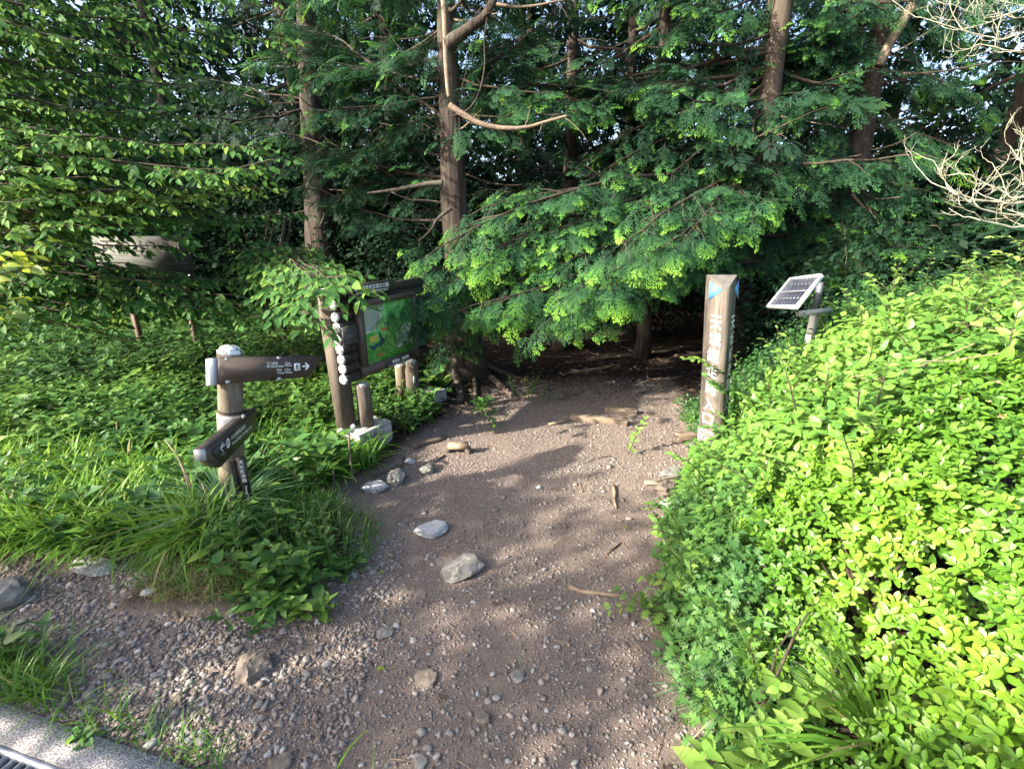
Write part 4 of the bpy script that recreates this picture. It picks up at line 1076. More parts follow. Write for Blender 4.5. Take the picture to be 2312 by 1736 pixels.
for k, (u, v) in enumerate([(770, 973), (797, 962)]):
    p = gnd(u, v, zt + .017)
    import bmesh
    o = thing("golf_ball", (p[0], p[1], zt), ["white golf ball at the corner edge of the granite block", "white golf ball touching the foot of the short log post"][k], "ball")
    bm = bmesh.new(); bmesh.ops.create_icosphere(bm, subdivisions=3, radius=.020)
    me = bpy.data.meshes.new("ball"); bm.to_mesh(me); bm.free(); me.materials.append(M['ball'])
    me.polygons.foreach_set("use_smooth", np.ones(len(me.polygons), bool))
    b = link("ball", me); b.location = (p[0], p[1], zt + .018); hang(b, o)

# ------------------------------------------------------------------ timber pillar
pf_t = np.array([1.287, 2.87, 1.262]); pl_t = np.array([1.214, 3.03, 1.336]); pr_t = np.array([1.408, 3.03, 1.336])
lean = np.array([.118, .01, 0]); dz = np.array([0, 0, 1.30])
base = [pf_t - [0, 0, pf_t[2] + .1] + lean, pl_t - [0, 0, pl_t[2] + .1] + lean, pr_t - [0, 0, pr_t[2] + .1] + lean]
pil = thing("timber_pillar", (base[0] + base[1] + base[2]) / 3 + [0, 0, .1], "three-sided timber pillar with white characters and blue triangles at the trail entrance", "pillar")
mb = MB()
mb.add([base[0], base[1], base[2], pf_t, pl_t, pr_t], [(0, 1, 4, 3), (1, 2, 5, 4), (2, 0, 3, 5)], .5)
mb.build("shaft", M['pillar'], pil)
MB().poly([pf_t + [0, 0, .0], pr_t, pl_t]).build("top_face", M['pillar_top'], pil)
for (a, b, c, d) in ((base[0], pf_t, 0, 0), (base[1], pl_t, 0, 0)):
    pass
nL = nrm(np.cross(pf_t - pl_t, base[1] - pl_t)); nL = nL if np.dot(nL, CAM - pf_t) > 0 else -nL
nR = nrm(np.cross(pr_t - pf_t, base[0] - pf_t)); nR = nR if np.dot(nR, CAM - pf_t) > 0 else -nR
fl = lambda u, v, l=.0: onp(u, v, pf_t + nL * l, nL)
fr_ = lambda u, v, l=.0: onp(u, v, pf_t + nR * l, nR)
upP = nrm(pf_t - base[0])
exL = nrm(np.cross(upP, nL)); exR = nrm(np.cross(upP, nR))
for k, (ch, u, v) in enumerate(zip("天城縦走路入口", [1617.5, 1615, 1610.5, 1608, 1605.5, 1601.5, 1598.5], [728, 766, 803, 838, 876, 913, 946])):
    text(ch, pil, fl(u, v), exL, upP, .088 if ch != "口" else .075, 'white', .094, "lettering", .002, .006, True)
for k, (ch, u, v) in enumerate(zip("天城縦走路入口", [1654, 1652, 1649, 1646, 1643, 1640, 1637], [728, 764, 800, 834, 868, 902, 934])):
    text(ch, pil, fr_(u, v), exR, upP, .088, 'white', .085, "lettering", .002, .008, True)
tri = MB().prism([fl(1602.5, 634, .001), fl(1599.8, 678, .001), fl(1632, 655.5, .001)], nL * .0015).build("blue_triangle", M['blue'], pil)
mk = MB(); mk.poly([fl(1609, 647, .004), fl(1613.5, 646, .004), fl(1614, 658, .004), fl(1608, 657, .004)]); mk.build("red_mark", M['red_mark'], tri)
tri2 = MB().prism([fr_(1668, 633, .001), fr_(1658, 653, .001), fr_(1666, 676, .001)], nR * .0015).build("blue_triangle", M['blue'], pil)
plq = [fl(1578.7, 956.8), fl(1615, 972), fl(1613, 1015), fl(1576, 998)]
pz = [p[2] for p in plq]
cpl = sum(plq) / 4
plo = MB().box(cpl + nL * .003, (.165, .006, .125), (exL, nL, upP)).build("name_plate", M['sign_face'], pil)
for k, (s, w) in enumerate([("Entrance of", .09), ("Amagi Mountain Traverse", .14), ("登山道入口", .10), ("등산로 입구", .10), ("登山道入口 天城縦走路", .12), ("Amagi-kogen Izu City", .14)]):
    text(s, plo, cpl + nL * .006 - exL * .076 + upP * (.045 - .020 * k), exL, upP, .013, 'white', w, "lettering", .001, .008)

# ------------------------------------------------------------------ solar panel on its post
s_p = lambda x, y: (1700 + x / 9.23, 600 + y / 9.23)
rBL, rBR, rTR, rTL = (ray(*s_p(*q)) for q in ((272, 848), (880, 850), (1425, 163), (765, 245)))
dd_ = np.linalg.solve(np.stack([rTR, -rBR, -rTL], 1), -rBL * 3.45)   # depths of the other corners of a parallelogram
BLp = CAM + rBL * 3.45; BRp = CAM + rBR * dd_[1]; TLp = CAM + rTL * dd_[2]
hor = nrm(BRp - BLp); wdt = np.linalg.norm(BRp - BLp)
lng = np.linalg.norm(TLp - BLp); ru = nrm(TLp - BLp)
nP = nrm(np.cross(hor, ru))
nP = nrm(nP)
if nP[2] < 0: nP = -nP
spn = thing("solar_panel", (BRp[0] + .2, BRp[1] + .1, gz(BRp[0] + .2, BRp[1] + .1)), "small tilted solar panel in white frame on a post above the bushes", "solar panel")
th_ = .028
cP = BLp + hor * wdt / 2 + ru * lng / 2
MB().box(cP - nP * th_ * .6, (wdt - .02, lng - .02, th_ * .5), (hor, ru, nP)).build("backing", M['white'], spn)
fb = .011; rb_w = .040
for (c, s) in ((BLp + hor * wdt / 2 + ru * fb / 2, (wdt, fb, th_)), (BLp + hor * wdt / 2 + ru * (lng - fb / 2), (wdt, fb, th_)),
               (BLp + hor * fb / 2 + ru * lng / 2, (fb, lng - 2 * fb, th_)), (BLp + hor * (wdt - fb / 2) + ru * lng / 2, (fb, lng - 2 * fb, th_))):
    MB().box(c - nP * th_ / 2, s, (hor, ru, nP)).build("frame_rail", M['white_metal'], spn)
MB().box(cP - nP * .0105, (wdt - 2 * fb, lng - 2 * fb, .006), (hor, ru, nP)).build("backsheet", M['white_metal'], spn)
cell_w = (wdt - 2 * fb - .012) / 8; cell_l = (lng - 2 * fb - .016) / 4
cellmesh = None
for i in range(8):
    for j in range(4):
        c = BLp + hor * (fb + .006 + cell_w * (i + .5)) + ru * (fb + .008 + cell_l * (j + .5)) - nP * .0055
        if cellmesh is None:
            c_first = c.copy(); w_, l_ = cell_w * .46, cell_l * .475; ch = .005
            pts = [c + hor * a + ru * b for a, b in ((-w_ + ch, -l_), (w_ - ch, -l_), (w_, -l_ + ch), (w_, l_ - ch), (w_ - ch, l_), (-w_ + ch, l_), (-w_, l_ - ch), (-w_, -l_ + ch))]
            cellmesh = MB().prism(pts, nP * .002).mesh("solar_cell", M['cell'], shift=c_first)
        o = link("solar_cell", cellmesh); o.location = Vector(c); hang(o, spn)
for a in (.25, .5, .75):
    MB().box(BLp + hor * wdt / 2 + ru * lng * a - nP * .0045, (wdt - 2.2 * fb, .0022, .001), (hor, ru, nP)).build("busbar", M['white'], spn)
pp_top = at(1843, 690, 3.58); pp = np.array([pp_top[0], pp_top[1], 0]); zg = gz(pp[0], pp[1])
A1, A2 = at(1809, 697, 3.45), at(1868, 712, 3.60); A2[2] = A1[2] = (A1[2] + A2[2]) / 2
ad = nrm(A2 - A1); an_ = np.cross(ad, [0, 0, 1.0])
arm = MB().box((A1 + A2) / 2, (np.linalg.norm(A2 - A1) + .05, .03, .038), (ad, an_, up_)).build("arm", M['beige_metal'], spn)
MB().tube([A1 + ad * .012 + an_ * .010, A1 + ad * .012 + an_ * .022], [.011, .011], 6).build("bolt", M['steel'], spn)
MB().tube([A1 + ad * .012 - an_ * .012, A1 + ad * .012 - an_ * .024], [.011, .011], 6).build("bolt", M['steel'], spn)
MB().box([pp[0], pp[1], (A1[2] + .0 + zg) / 2 - .02], (.045, .045, A1[2] - zg), (ad, an_, up_)).build("post", M['beige_metal'], spn)
MB().box([pp[0], pp[1], A1[2] + .11], (.035, .035, .20), (ad, an_, up_)).build("upper_post", M['dark_steel'], spn)
MB().tube([cP - nP * .03 + [0, 0, 0], cP - nP * .08 + [.02, .02, -.12], cP - nP * .1 + [.02, .03, -.3]], .004, 6).build("cable", M['black_print'], spn)

# ------------------------------------------------------------------ old sign behind the leaves
lg1 = gnd(332, 836); lg2 = gnd(459.7, 834)
os_ = thing("old_sign", ((lg1[0] + lg2[0]) / 2, lg1[1], gz(lg1[0], lg1[1])), "weathered grey sign on two thin brown legs half hidden by leaves", "sign")
yS = lg1[1] - .02
TLs, BRs = atY(207, 540, yS), atY(443, 637, yS)
MB().box([(TLs[0] + BRs[0]) / 2, yS, 1.29], (abs(BRs[0] - TLs[0]), .02, .50)).build("panel", M['old_panel'], os_)
for L in (lg1, lg2):
    MB().box([L[0], yS + .035, .52 + gz(L[0], yS) / 2], (.055, .04, 1.25)).build("leg", M['leg'], os_)
for k, ch in enumerate("天城山火気"):
    text(ch, os_, [TLs[0] + .16 + .185 * k, yS - .011, 1.43], [1, 0, 0], [0, 0, 1], .13, 'old_ink', .15, "lettering", .001, .02, True)
MB().tube([[BRs[0] - .05, yS - .011, 1.12], [BRs[0] - .05, yS - .016, 1.12]], [.012, .012], 8).build("bolt", M['steel'], os_)

# ------------------------------------------------------------------ rocks
def rock(u, v, w, h, mat, label, flat=.5, seed=0, rot=0.0, sink=.25, cat="rock", name="rock", depth=None, ang=.35, zoff=0.0):
    """w, h: size in photo pixels (width on the ground, seen height)"""
    import bmesh
    p = np.array(gnd(u, v)); d = p[1] * CP - (0 - CAM[2]) * SP
    W = w / F * d; D = (depth or h) / F * d
    p[2] = gz(p[0], p[1]) + zoff
    g = np.random.default_rng(seed)
    bm = bmesh.new(); bmesh.ops.create_icosphere(bm, subdivisions=3, radius=.5)
    pl_ = [(nrm(g.normal(0, 1, 3) * [1, 1, .8]), g.uniform(.27, .42)) for _ in range(9)] + [(np.array([0, 0, 1.0]), .5 * flat + .12)]
    c, s = math.cos(rot), math.sin(rot)
    for vv in bm.verts:
        q = np.array(vv.co)
        for n_, dd in pl_:
            k = np.dot(q, n_) - dd
            if k > 0: q = q - n_ * k * .92
        q = q + .02 * g.normal(0, 1, 3)
        q = q * [W * 1.15, D * 1.5, W * flat * 1.1]
        vv.co = Vector((q[0] * c - q[1] * s, q[0] * s + q[1] * c, q[2]))
    me = bpy.data.meshes.new(name); bm.to_mesh(me); bm.free(); me.materials.append(M[mat])
    o = link(name, me); o.location = (p[0], p[1], p[2] + W * flat * (.32 - sink))
    return tag(o, label, cat)
rock(972, 1200, 72, 40, 'pale_stone', "white speckled stone lying flat in the middle of the path", .42, 1, .5, .12)
rock(1050, 1288, 98, 58, 'grey_stone', "angular grey stone with a notched front edge in the middle of the path", .42, 2, .35, .1)
rock(578, 1505, 70, 66, 'brown_stone', "brown boulder half buried in the gravel below the grassy mound", .7, 3, .2, .18)
rock(960, 1535, 52, 40, 'brown_stone', "tan flat stone set flush in the near path", .35, 4, .8, .18)
rock(1089, 1622, 36, 28, 'brown_stone', "rounded brown stone in the near path", .55, 5, .1, .15)
rock(868, 1426, 36, 24, 'grey_stone', "smooth oval grey stone on the path below the leafy mound", .45, 6, .2, .12)
rock(1168, 1532, 30, 26, 'grey_stone', "small bluish grey stone set in the near path", .4, 7, .3, .15)
rock(30, 1352, 84, 60, 'grey_stone', "large grey boulder on the gravel by the edge of the grass", .7, 8, -.2, .12)
rock(215, 1288, 100, 40, 'granite', "flat mossy slab at the foot of the grass bank", .3, 9, -.3, .1)
rock(846, 1104, 54, 34, 'pale_stone', "pale wedge-shaped stone at the edge of the gravel near the granite block", .45, 10, .4, .1)
rock(893, 1082, 46, 46, 'grey_stone', "upright pointed grey stone beside the pale wedge stone", .9, 11, .2, .12)
rock(964, 1062, 36, 30, 'grey_stone', "triangular grey stone between the roots and the pale wedge stone", .7, 12, .9, .12)
rock(925, 1040, 24, 20, 'pale_stone', "small pale stone by the roots near the map board", .6, 13, .3, .15)
rock(905, 975, 42, 34, 'brown_stone', "round brown stone against the side of the granite block", .75, 14, .3, .1)
rock(1507, 1140, 28, 22, 'pale_stone', "round cream stone at the foot of the right-hand bushes", .75, 15, .2, .08)
rock(1497, 1108, 60, 34, 'brown_stone', "rough tan stone partly under the bushes beside the timber pillar", .6, 16, .4, .12)
rock(1520, 1072, 60, 34, 'grey_stone', "flat stone at the base of the timber pillar", .4, 17, .1, .12)
rock(1893, 1628, 90, 66, 'brown_stone', "dark boulder hidden under the azalea leaves", .7, 18, .3, .05)
rock(628, 1725, 56, 40, 'brown_stone', "dull brown stone near the kerb grass", .35, 19, .2, .15)
rock(948, 1718, 30, 30, 'grey_stone', "pointed grey stone low in the near path", .4, 20, 1.0, .15)
rock(1216, 1100, 12, 10, 'pale_stone', "tiny bluish white stone on the sunlit gravel", .6, 21, .2, .05)
rock(345, 1372, 28, 16, 'pale_stone', "flat light stone on the gravel left of the mound", .35, 24, .3, .08)
rock(885, 902, 26, 26, 'pale_stone', "broken grey stone leaning on the back granite block", .9, 25, .1, .0)

# pebbles: 8 shapes copied over the gravel
def pebble_mesh(seed, mat, tint):
    import bmesh
    g = np.random.default_rng(seed)
    bm = bmesh.new(); bmesh.ops.create_icosphere(bm, subdivisions=2, radius=.5)
    pl_ = [(nrm(g.normal(0, 1, 3)), g.uniform(.30, .42)) for _ in range(6)]
    sc = np.array([1, g.uniform(.6, .85), g.uniform(.35, .55)])
    for vv in bm.verts:
        q = np.array(vv.co)
        for n_, dd in pl_:
            k = np.dot(q, n_) - dd
            if k > 0: q = q - n_ * k
        vv.co = Vector(q * sc)
    me = bpy.data.meshes.new("pebble"); bm.to_mesh(me); bm.free(); me.materials.append(M[mat])
    a = me.attributes.new("tint", 'FLOAT', 'POINT'); a.data.foreach_set("value", np.full(len(me.vertices), tint, np.float32))
    me.polygons.foreach_set("use_smooth", np.ones(len(me.polygons), bool))
    return me
PEB = [pebble_mesh(100 + k, 'gravel', .35 + .09 * k) for k in range(8)]
pg = np.random.default_rng(5); npb = 0
while npb < 300:
    u, v = pg.uniform(0, 1650), pg.uniform(1060, 1735)
    if v < 1250 and pg.random() < .6: continue
    p = gnd(u, v)
    if trail(p[0], p[1]) < .9 or abs(p[0]) > 3 or (side_ := (p[0] - KA[0]) * kn[0] + (p[1] - KA[1]) * kn[1]) > -.03: continue
    leftness = p[0] < -.7 and p[1] < 2.1
    s = float(np.clip(pg.lognormal(-3.85 if not leftness else -3.50, .28), .015, .05))
    o = bpy.data.objects.new("pebble", PEB[pg.integers(0, 8)]); COL.objects.link(o)
    o.scale = (s, s * pg.uniform(.8, 1.2), s); o.rotation_euler = (pg.normal(0, .2), pg.normal(0, .2), pg.uniform(0, 6.28))
    o.location = (p[0], p[1], gz(p[0], p[1]) + s * .08)
    tag(o, "small loose pebble lying on the bare gravel path", "pebble", "loose pebbles on the gravel path"); npb += 1

# gravel
def ico():
    t = (1 + 5 ** .5) / 2
    V = np.array([(-1, t, 0), (1, t, 0), (-1, -t, 0), (1, -t, 0), (0, -1, t), (0, 1, t), (0, -1, -t), (0, 1, -t), (t, 0, -1), (t, 0, 1), (-t, 0, -1), (-t, 0, 1)], float)
    V /= np.linalg.norm(V[0]) * 2
    Fc = np.array([(0, 11, 5), (0, 5, 1), (0, 1, 7), (0, 7, 10), (0, 10, 11), (1, 5, 9), (5, 11, 4), (11, 10, 2), (10, 7, 6), (7, 1, 8), (3, 9, 4), (3, 4, 2), (3, 2, 6), (3, 6, 8), (3, 8, 9), (4, 9, 5), (2, 4, 11), (6, 2, 10), (8, 6, 7), (9, 8, 1)])
    return V, Fc
iv, ifc = ico()
GT = []
for k in range(12):
    g = np.random.default_rng(200 + k)
    GT.append(((iv * (1 + .30 * g.standard_normal((12, 1)))) * [1, g.uniform(.5, .85), g.uniform(.22, .42)], ifc, np.ones(12)))
OT = []
for k in range(12):
    g = np.random.default_rng(240 + k)
    ov = np.array([(1, 0, 0), (-1, 0, 0), (0, 1, 0), (0, -1, 0), (0, 0, 1), (0, 0, -1)], float) * .5
    ov = (ov * (1 + .2 * g.standard_normal((6, 1))) + .10 * g.standard_normal((6, 3))) * [1, g.uniform(.6, .9), g.uniform(.4, .7)]
    OT.append((ov, np.array([(0, 2, 4), (2, 1, 4), (1, 3, 4), (3, 0, 4), (2, 0, 5), (1, 2, 5), (3, 1, 5), (0, 3, 5)]), np.ones(6)))
def scatter_gravel(n, size, sig, zone, seed, lo=.004, hi=.05, tint=(.05, .75)):
    g = np.random.default_rng(seed)
    X = g.uniform(zone[0], zone[1], n); Y = g.uniform(zone[2], zone[3], n)
    keep = trail(X, Y) * (.50 + .75 * vnoise(X, Y, 2.6, 9)) > g.random(n)
    sd_ = (X - KA[0]) * kn[0] + (Y - KA[1]) * kn[1]
    u, v, d = project(np.stack([X, Y, 0 * X], 1))
    keep &= (sd_ < -.01) & (u > -80) & (u < PW + 80) & (v < PH + 60)
    X, Y = X[keep], Y[keep]; n = len(X)
    S = np.clip(size * np.exp(sig * g.standard_normal(n)), lo, hi)
    Z = ground_z(X, Y) + S * .10
    a = g.uniform(0, 6.28, n)
    D = np.stack([np.cos(a), np.sin(a), g.normal(0, .25, n)], 1); N = np.stack([g.normal(0, .25, n), g.normal(0, .25, n), np.ones(n)], 1)
    return np.stack([X, Y, Z], 1), frames(D, N), S, g.uniform(tint[0], tint[1], n)
gm = MB()
for args in ((62000, .0080, .42, (-3.0, 2.2, .85, 3.1), 1), (30000, .0115, .32, (-1.6, 2.6, 2.9, 5.2), 2), (13000, .0165, .36, (-3.0, -.55, 1.05, 2.2), 3), (1500, .020, .30, (-3.0, 2.2, .85, 4.2), 4)):
    Pq, Rq, Sq, Tq = scatter_gravel(*args)
    w = rng.integers(0, 12, len(Pq))
    for k in range(12):
        s_ = w == k
        tiny = s_ & (Sq < .0125); s_ = s_ & ~tiny
        gm.scatter(OT[k], Rq[tiny], Pq[tiny], Sq[tiny] * 1.25, 0, Tq[tiny]); gm.scatter(GT[k], Rq[s_], Pq[s_], Sq[s_], 0, Tq[s_])
gm.build("gravel", M['gravel'], None, False, 'stuff')

# ------------------------------------------------------------------ sticks, stump and timber steps
def stick(name, px, r, mat, label, cat="stick", lift=.6):
    P = [gnd(u, v) for u, v in px]
    P = np.array([[p[0], p[1], gz(p[0], p[1]) + r * lift] for p in P])
    o = MB().tube(P, np.linspace(r, r * .55, len(P)), 7, .5, True, .12, 3).build(name, M[mat], None, True)
    return tag(o, label, cat)
stick("stick", [(1385, 1096), (1388, 1115), (1387, 1132), (1391, 1150)], .012, 'drywood', "short orange-brown stick lying on the gravel near the pillar")
stick("stick", [(1455, 1092), (1475, 1091), (1492, 1095)], .018, 'drywood', "thick tan stick end poking out beside the right-hand bushes")
stick("driftwood", [(1286, 1322), (1310, 1332), (1345, 1338), (1385, 1344), (1410, 1348)], .012, 'drywood', "long pale piece of wood half buried across the path", "stick", .15)
stick("stick", [(1370, 1250), (1385, 1240), (1402, 1228)], .008, 'root', "dark short twig on the path near the right edge")
stick("stick", [(1309, 1092), (1312, 1104), (1314, 1112)], .006, 'drywood', "thin straw-coloured twig on the sunlit gravel")
stick("stick", [(460, 1442), (475, 1425), (490, 1407)], .007, 'drywood', "split bamboo-coloured sliver on the stony ground under the mound")
stick("root", [(930, 1010), (960, 1000), (990, 996), (1010, 990)], .03, 'root', "thick exposed root crossing the earth below the map board", "root", .3)
stick("root", [(840, 1078), (870, 1065), (895, 1052), (915, 1045)], .014, 'root', "thin root curving out near the grey stones", "root", .3)
stick("root", [(1005, 1028), (985, 1040), (975, 1050)], .010, 'root', "fine pale root forking below the cut stump", "root", .3)
stick("stick", [(905, 1065), (910, 1040), (912, 1028)], .010, 'root', "dark twig leaning by the pointed grey stone")
def stakeup(px, r, mat, label, name="stake"):
    a = gnd(*px[0]); b = atY(px[1][0], px[1][1], a[1] + .03)
    a = a + [0, 0, -.04]
    return tag(MB().tube(curve(a, b, .0, 6, .02), np.linspace(r, r * .7, 6), 6).build(name, M[mat], None, True), label, "stick")
stakeup([(795, 1098), (787, 985)], .008, 'limb', "thin upright stick in front of the granite block")
stakeup([(756, 1120), (752, 1062)], .010, 'root', "short dark stub at the edge of the grass below the granite block")
st = stakeup([(640, 955), (660, 920)], .012, 'drywood', "slanted broken stick in the herbs right of the signpost")
# cut stump piece standing on the path edge
cs = thing("root_stump", gnd(1037, 1028), "pale cut root standing at the edge of the path with two stubby legs", "stump")
a, b, c = [at(1012, 1004, gnd(1012, 1020)[1] * CP + 1.6 * SP - .02), at(1035, 1008, gnd(1037, 1020)[1] * CP + 1.6 * SP - .02), at(1058, 1008, gnd(1058, 1020)[1] * CP + 1.6 * SP - .02)]
za = gz(a[0], a[1])
MB().tube([[a[0], a[1], za + .055], [b[0], b[1], za + .052], [c[0], c[1], za + .058]], [.030, .028, .034], 8, .5, True, .12, 3).build("bar", M['drywood'], cs, True)
MB().tube([[c[0] - .01, c[1], za + .05], [c[0] + .01, c[1] - .02, za - .04]], [.026, .02], 7, .5, True, .1, 4).build("leg", M['root'], cs, True)
MB().tube([[a[0] + .01, a[1], za + .05], [a[0] - .02, a[1] + .02, za - .04]], [.026, .03], 7, .5, True, .1, 5).build("leg", M['root'], cs, True)
def step(p0, p1, h, label):
    A, B = gnd(*p0), gnd(*p1)
    A[2] = B[2] = max(gz(A[0], A[1]), gz(B[0], B[1])) - .02
    dd = nrm(B - A); nn = np.cross(dd, [0, 0, 1.0])
    o = MB().prism([A, B, B + [0, 0, h], A + [0, 0, h * 1.05]], -nn * .07, .5).build("timber_step", M['step'], None)
    md = o.modifiers.new("bevel", 'BEVEL'); md.width = .008; md.segments = 2
    return tag(o, label, "timber step")
step((1286, 949), (1417, 961), .06, "nearest sunlit timber step across the trail")
step((1365, 930), (1438, 937), .06, "short timber step end just behind the nearest step")
step((1530, 1003), (1580, 1000), .05, "orange timber edge running toward the foot of the pillar")
stick("stick", [(1238, 962), (1265, 956), (1290, 950)], .014, 'drywood', "tapered branch leading up to the nearest timber step")
stick("stick", [(1380, 1027), (1350, 1032), (1320, 1045), (1290, 1055)], .004, 'root', "thin dark twig on the sunlit gravel")

# ------------------------------------------------------------------ herb bed, grasses and litter on the left
def herb(sp, tw, base, h, pairs, size, lean, g, tint=0.0):
    top = base + np.array([lean[0], lean[1], h])
    pts = curve(base, top, -.04, 3, .03, g)
    tw.tube(pts, [.0035, .0025, .0015], 3, .5, False)
    a = g.uniform(0, 6.28)
    for k in range(pairs):
        f = .25 + .75 * k / max(1, pairs - 1)
        p, t = along(pts, f); a += 1.57
        for q in (0, math.pi):
            d = nrm([math.cos(a + q), math.sin(a + q), g.uniform(-.10, .85)])
            s = size * (1.15 - .55 * abs(f - .55) - (.35 if k == pairs - 1 else 0)) * g.uniform(.75, 1.2)
            sp.put(p, d, nrm(np.array([0, 0, 1.0]) + g.normal(0, .2, 3)), s, g.uniform(.25, .55) + .25 * f, tint + g.uniform(-.12, .15))
g = np.random.default_rng(77)
spB = Sprays(); twB = MB()
n = 0; tries = 0
while n < 3600 and tries < 60000:
    tries += 1
    u = g.uniform(-60, 1010); v = 764 + (1270 - 764) * g.random() ** 1.25
    p = np.array(gnd(u, v))
    X, Y = p[0], p[1]
    if X < -12 or Y > 9.5 or trail(X, Y) > .25 or X > xl(Y) - .04: continue
    if u > 720 and v < 890 and g.random() < .75: continue      # bare litter behind the board
    if 1000 < v and 560 < u < 830 and g.random() < .8: continue  # grass there
    if v > 1060 and u < 440 and g.random() < .9: continue
    if np.hypot(X + 1.33, Y - 2.1) < .45 or np.hypot(X + 1.02, Y - 3.2) < .30 or np.hypot(X + .72, Y - 4.1) < .25: continue
    p[2] = gz(X, Y)
    h = g.uniform(.08, .30) * (1 if Y < 4.5 else 1.2)
    big = vnoise(X, Y, 1.6, 12)
    herb(spB, twB, p, h, g.integers(3, 6), g.uniform(.055, .11) * (.85 + .6 * big), g.normal(0, .05, 2), g, .55 * (vnoise(X, Y, 1.1, 15) - .42))  # tint patches vary the leaves and imitate sunlit spots on the bed
    n += 1
ug = tag(twB.build("undergrowth", M['stem'], None, False, 'stuff'), "low leafy herbs covering the bank left of the path", "undergrowth")
Pp, Dd, Nn, Ss, Gg, Bb = spB.arrays()
mb = MB(); w = rng.integers(0, 3, len(Pp)); Rr = frames(Dd, Nn)
for k, t in enumerate([LANCE[1], OVATE[0], OVATE_LO[0]]):
    s_ = w == k; mb.scatter(t, Rr[s_], Pp[s_], Ss[s_], Gg[s_], Bb[s_])
tag(mb.build("undergrowth_leaves", M['herb'], None, False, 'stuff'), "leaves of the low herbs covering the bank left of the path", "undergrowth")

def grass(mbk, n, sampler, h, g, tint=0.0, lean=.8, wide=1.0):
    P = []; D = []; N = []; S = []; B = []
    while len(P) < n:
        q = sampler(g)
        if q is None: continue
        a = g.uniform(0, 6.28); l = abs(g.normal(.35, .2)) * lean
        P.append([q[0], q[1], gz(q[0], q[1]) - .01]); d = nrm([math.cos(a) * l, math.sin(a) * l, 1.0]); D.append(d)
        N.append([-math.cos(a), -math.sin(a), .3]); S.append(h * g.uniform(.5, 1.25)); B.append(tint + g.uniform(-.25, .25) + (.5 if g.random() < .04 else 0))
    P, D, N, S, B = map(np.array, (P, D, N, S, B)); Rr = frames(D, N); Rr[:, :, 1] *= wide
    w = g.integers(0, 3, n)
    for k in range(3):
        s_ = w == k; mbk.scatter(BLADES[k], Rr[s_], P[s_], S[s_], .55, B[s_])
def zone_px(u0, u1, v0, v1, cond=None):
    def f(g):
        p = gnd(g.uniform(u0, u1), g.uniform(v0, v1))
        if trail(p[0], p[1]) > .3: return None
        if cond and not cond(p): return None
        return p
    return f
gm = MB()
gg = np.random.default_rng(91)
grass(gm, 9000, zone_px(-160, 500, 1060, 1285), .30, gg, .27, 1.3, 1.6)
grass(gm, 4200, zone_px(545, 850, 935, 1125), .24, gg, .05, 1.3, 1.8)
grass(gm, 2600, lambda g: (lambda p: p if np.hypot((p[0] + 1.30) / 1.15, (p[1] - 2.1) / .85) < .52 else None)([g.uniform(-2, -.7), g.uniform(1.6, 2.7)]), .14, gg, .0, 1.2)
grass(gm, 1500, lambda g: (lambda p: p if np.hypot((p[0] + 1.40), (p[1] - 1.74) / .5) < .24 else None)([g.uniform(-1.8, -1), g.uniform(1.6, 1.9)]), .08, gg, .95, 1.6, .7)
grass(gm, 900, zone_px(0, 900, 800, 1000), .2, gg, .0, 1.2)
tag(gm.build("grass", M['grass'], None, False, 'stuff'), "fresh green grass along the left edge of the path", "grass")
gk = MB()
def kerbside(lo, hi, w):
    def f(g):
        t = g.uniform(lo, hi); q = abs(g.normal(0, w)); p = KA + kd * t - kn * (.02 + q)
        return p if g.random() < .35 + .65 * (t < .15) else None
    return f
grass(gk, 520, kerbside(-.5, .28, .07), .19, gg, .15, 1.1)
grass(gk, 110, kerbside(.28, .95, .04), .14, gg, .1, 1.2)
tag(gk.build("kerb_grass", M['grass'], None, False, 'stuff'), "thin grass growing along the kerb of the drain", "grass")

def tussock(name, c, n, h, label, mat, lean=1.0, wide=.8, spread=.05, seed=1, tint=0.0, K=0):
    g = np.random.default_rng(seed)
    root = thing(name, c, label, "grass tussock")
    sp = Sprays()
    for k in range(n):
        a = g.uniform(0, 6.28); l = abs(g.normal(.30, .28)) * lean
        d = nrm([math.cos(a) * l, math.sin(a) * l, 1.0])
        r = spread * math.sqrt(g.random())
        sp.put([c[0] + math.cos(a) * r, c[1] + math.sin(a) * r, c[2] - .01], d, [-math.cos(a), -math.sin(a), .2], h * g.uniform(.5, 1.15), .55, tint + g.uniform(-.25, .2) + (.55 if g.random() < .06 else 0))
    leafy(root, sp, BLADES[1:] if wide < 1 else BLADES, M[mat], "blade", K, "blades")
    return root
tc_ = np.array([-1.50, 2.17, gz(-1.50, 2.17)])
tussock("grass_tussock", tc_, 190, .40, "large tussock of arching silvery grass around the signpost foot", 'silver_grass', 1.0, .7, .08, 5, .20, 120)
dry = thing("dry_grass_stalk", tc_ + [-.22, .05, 0], "tall dry bent grass stalks leaning out of the tussock", "grass stalk")
for k, (px) in enumerate([[(448, 1140), (420, 1070), (398, 1025), (372, 992)], [(440, 1150), (425, 1095), (405, 1040)], [(478, 1160), (462, 1105), (455, 1090)]]):
    MB().tube([at(u, v, 2.45) for u, v in px], np.linspace(.005, .0025, len(px)), 4).build("stalk", M['drywood'], dry)
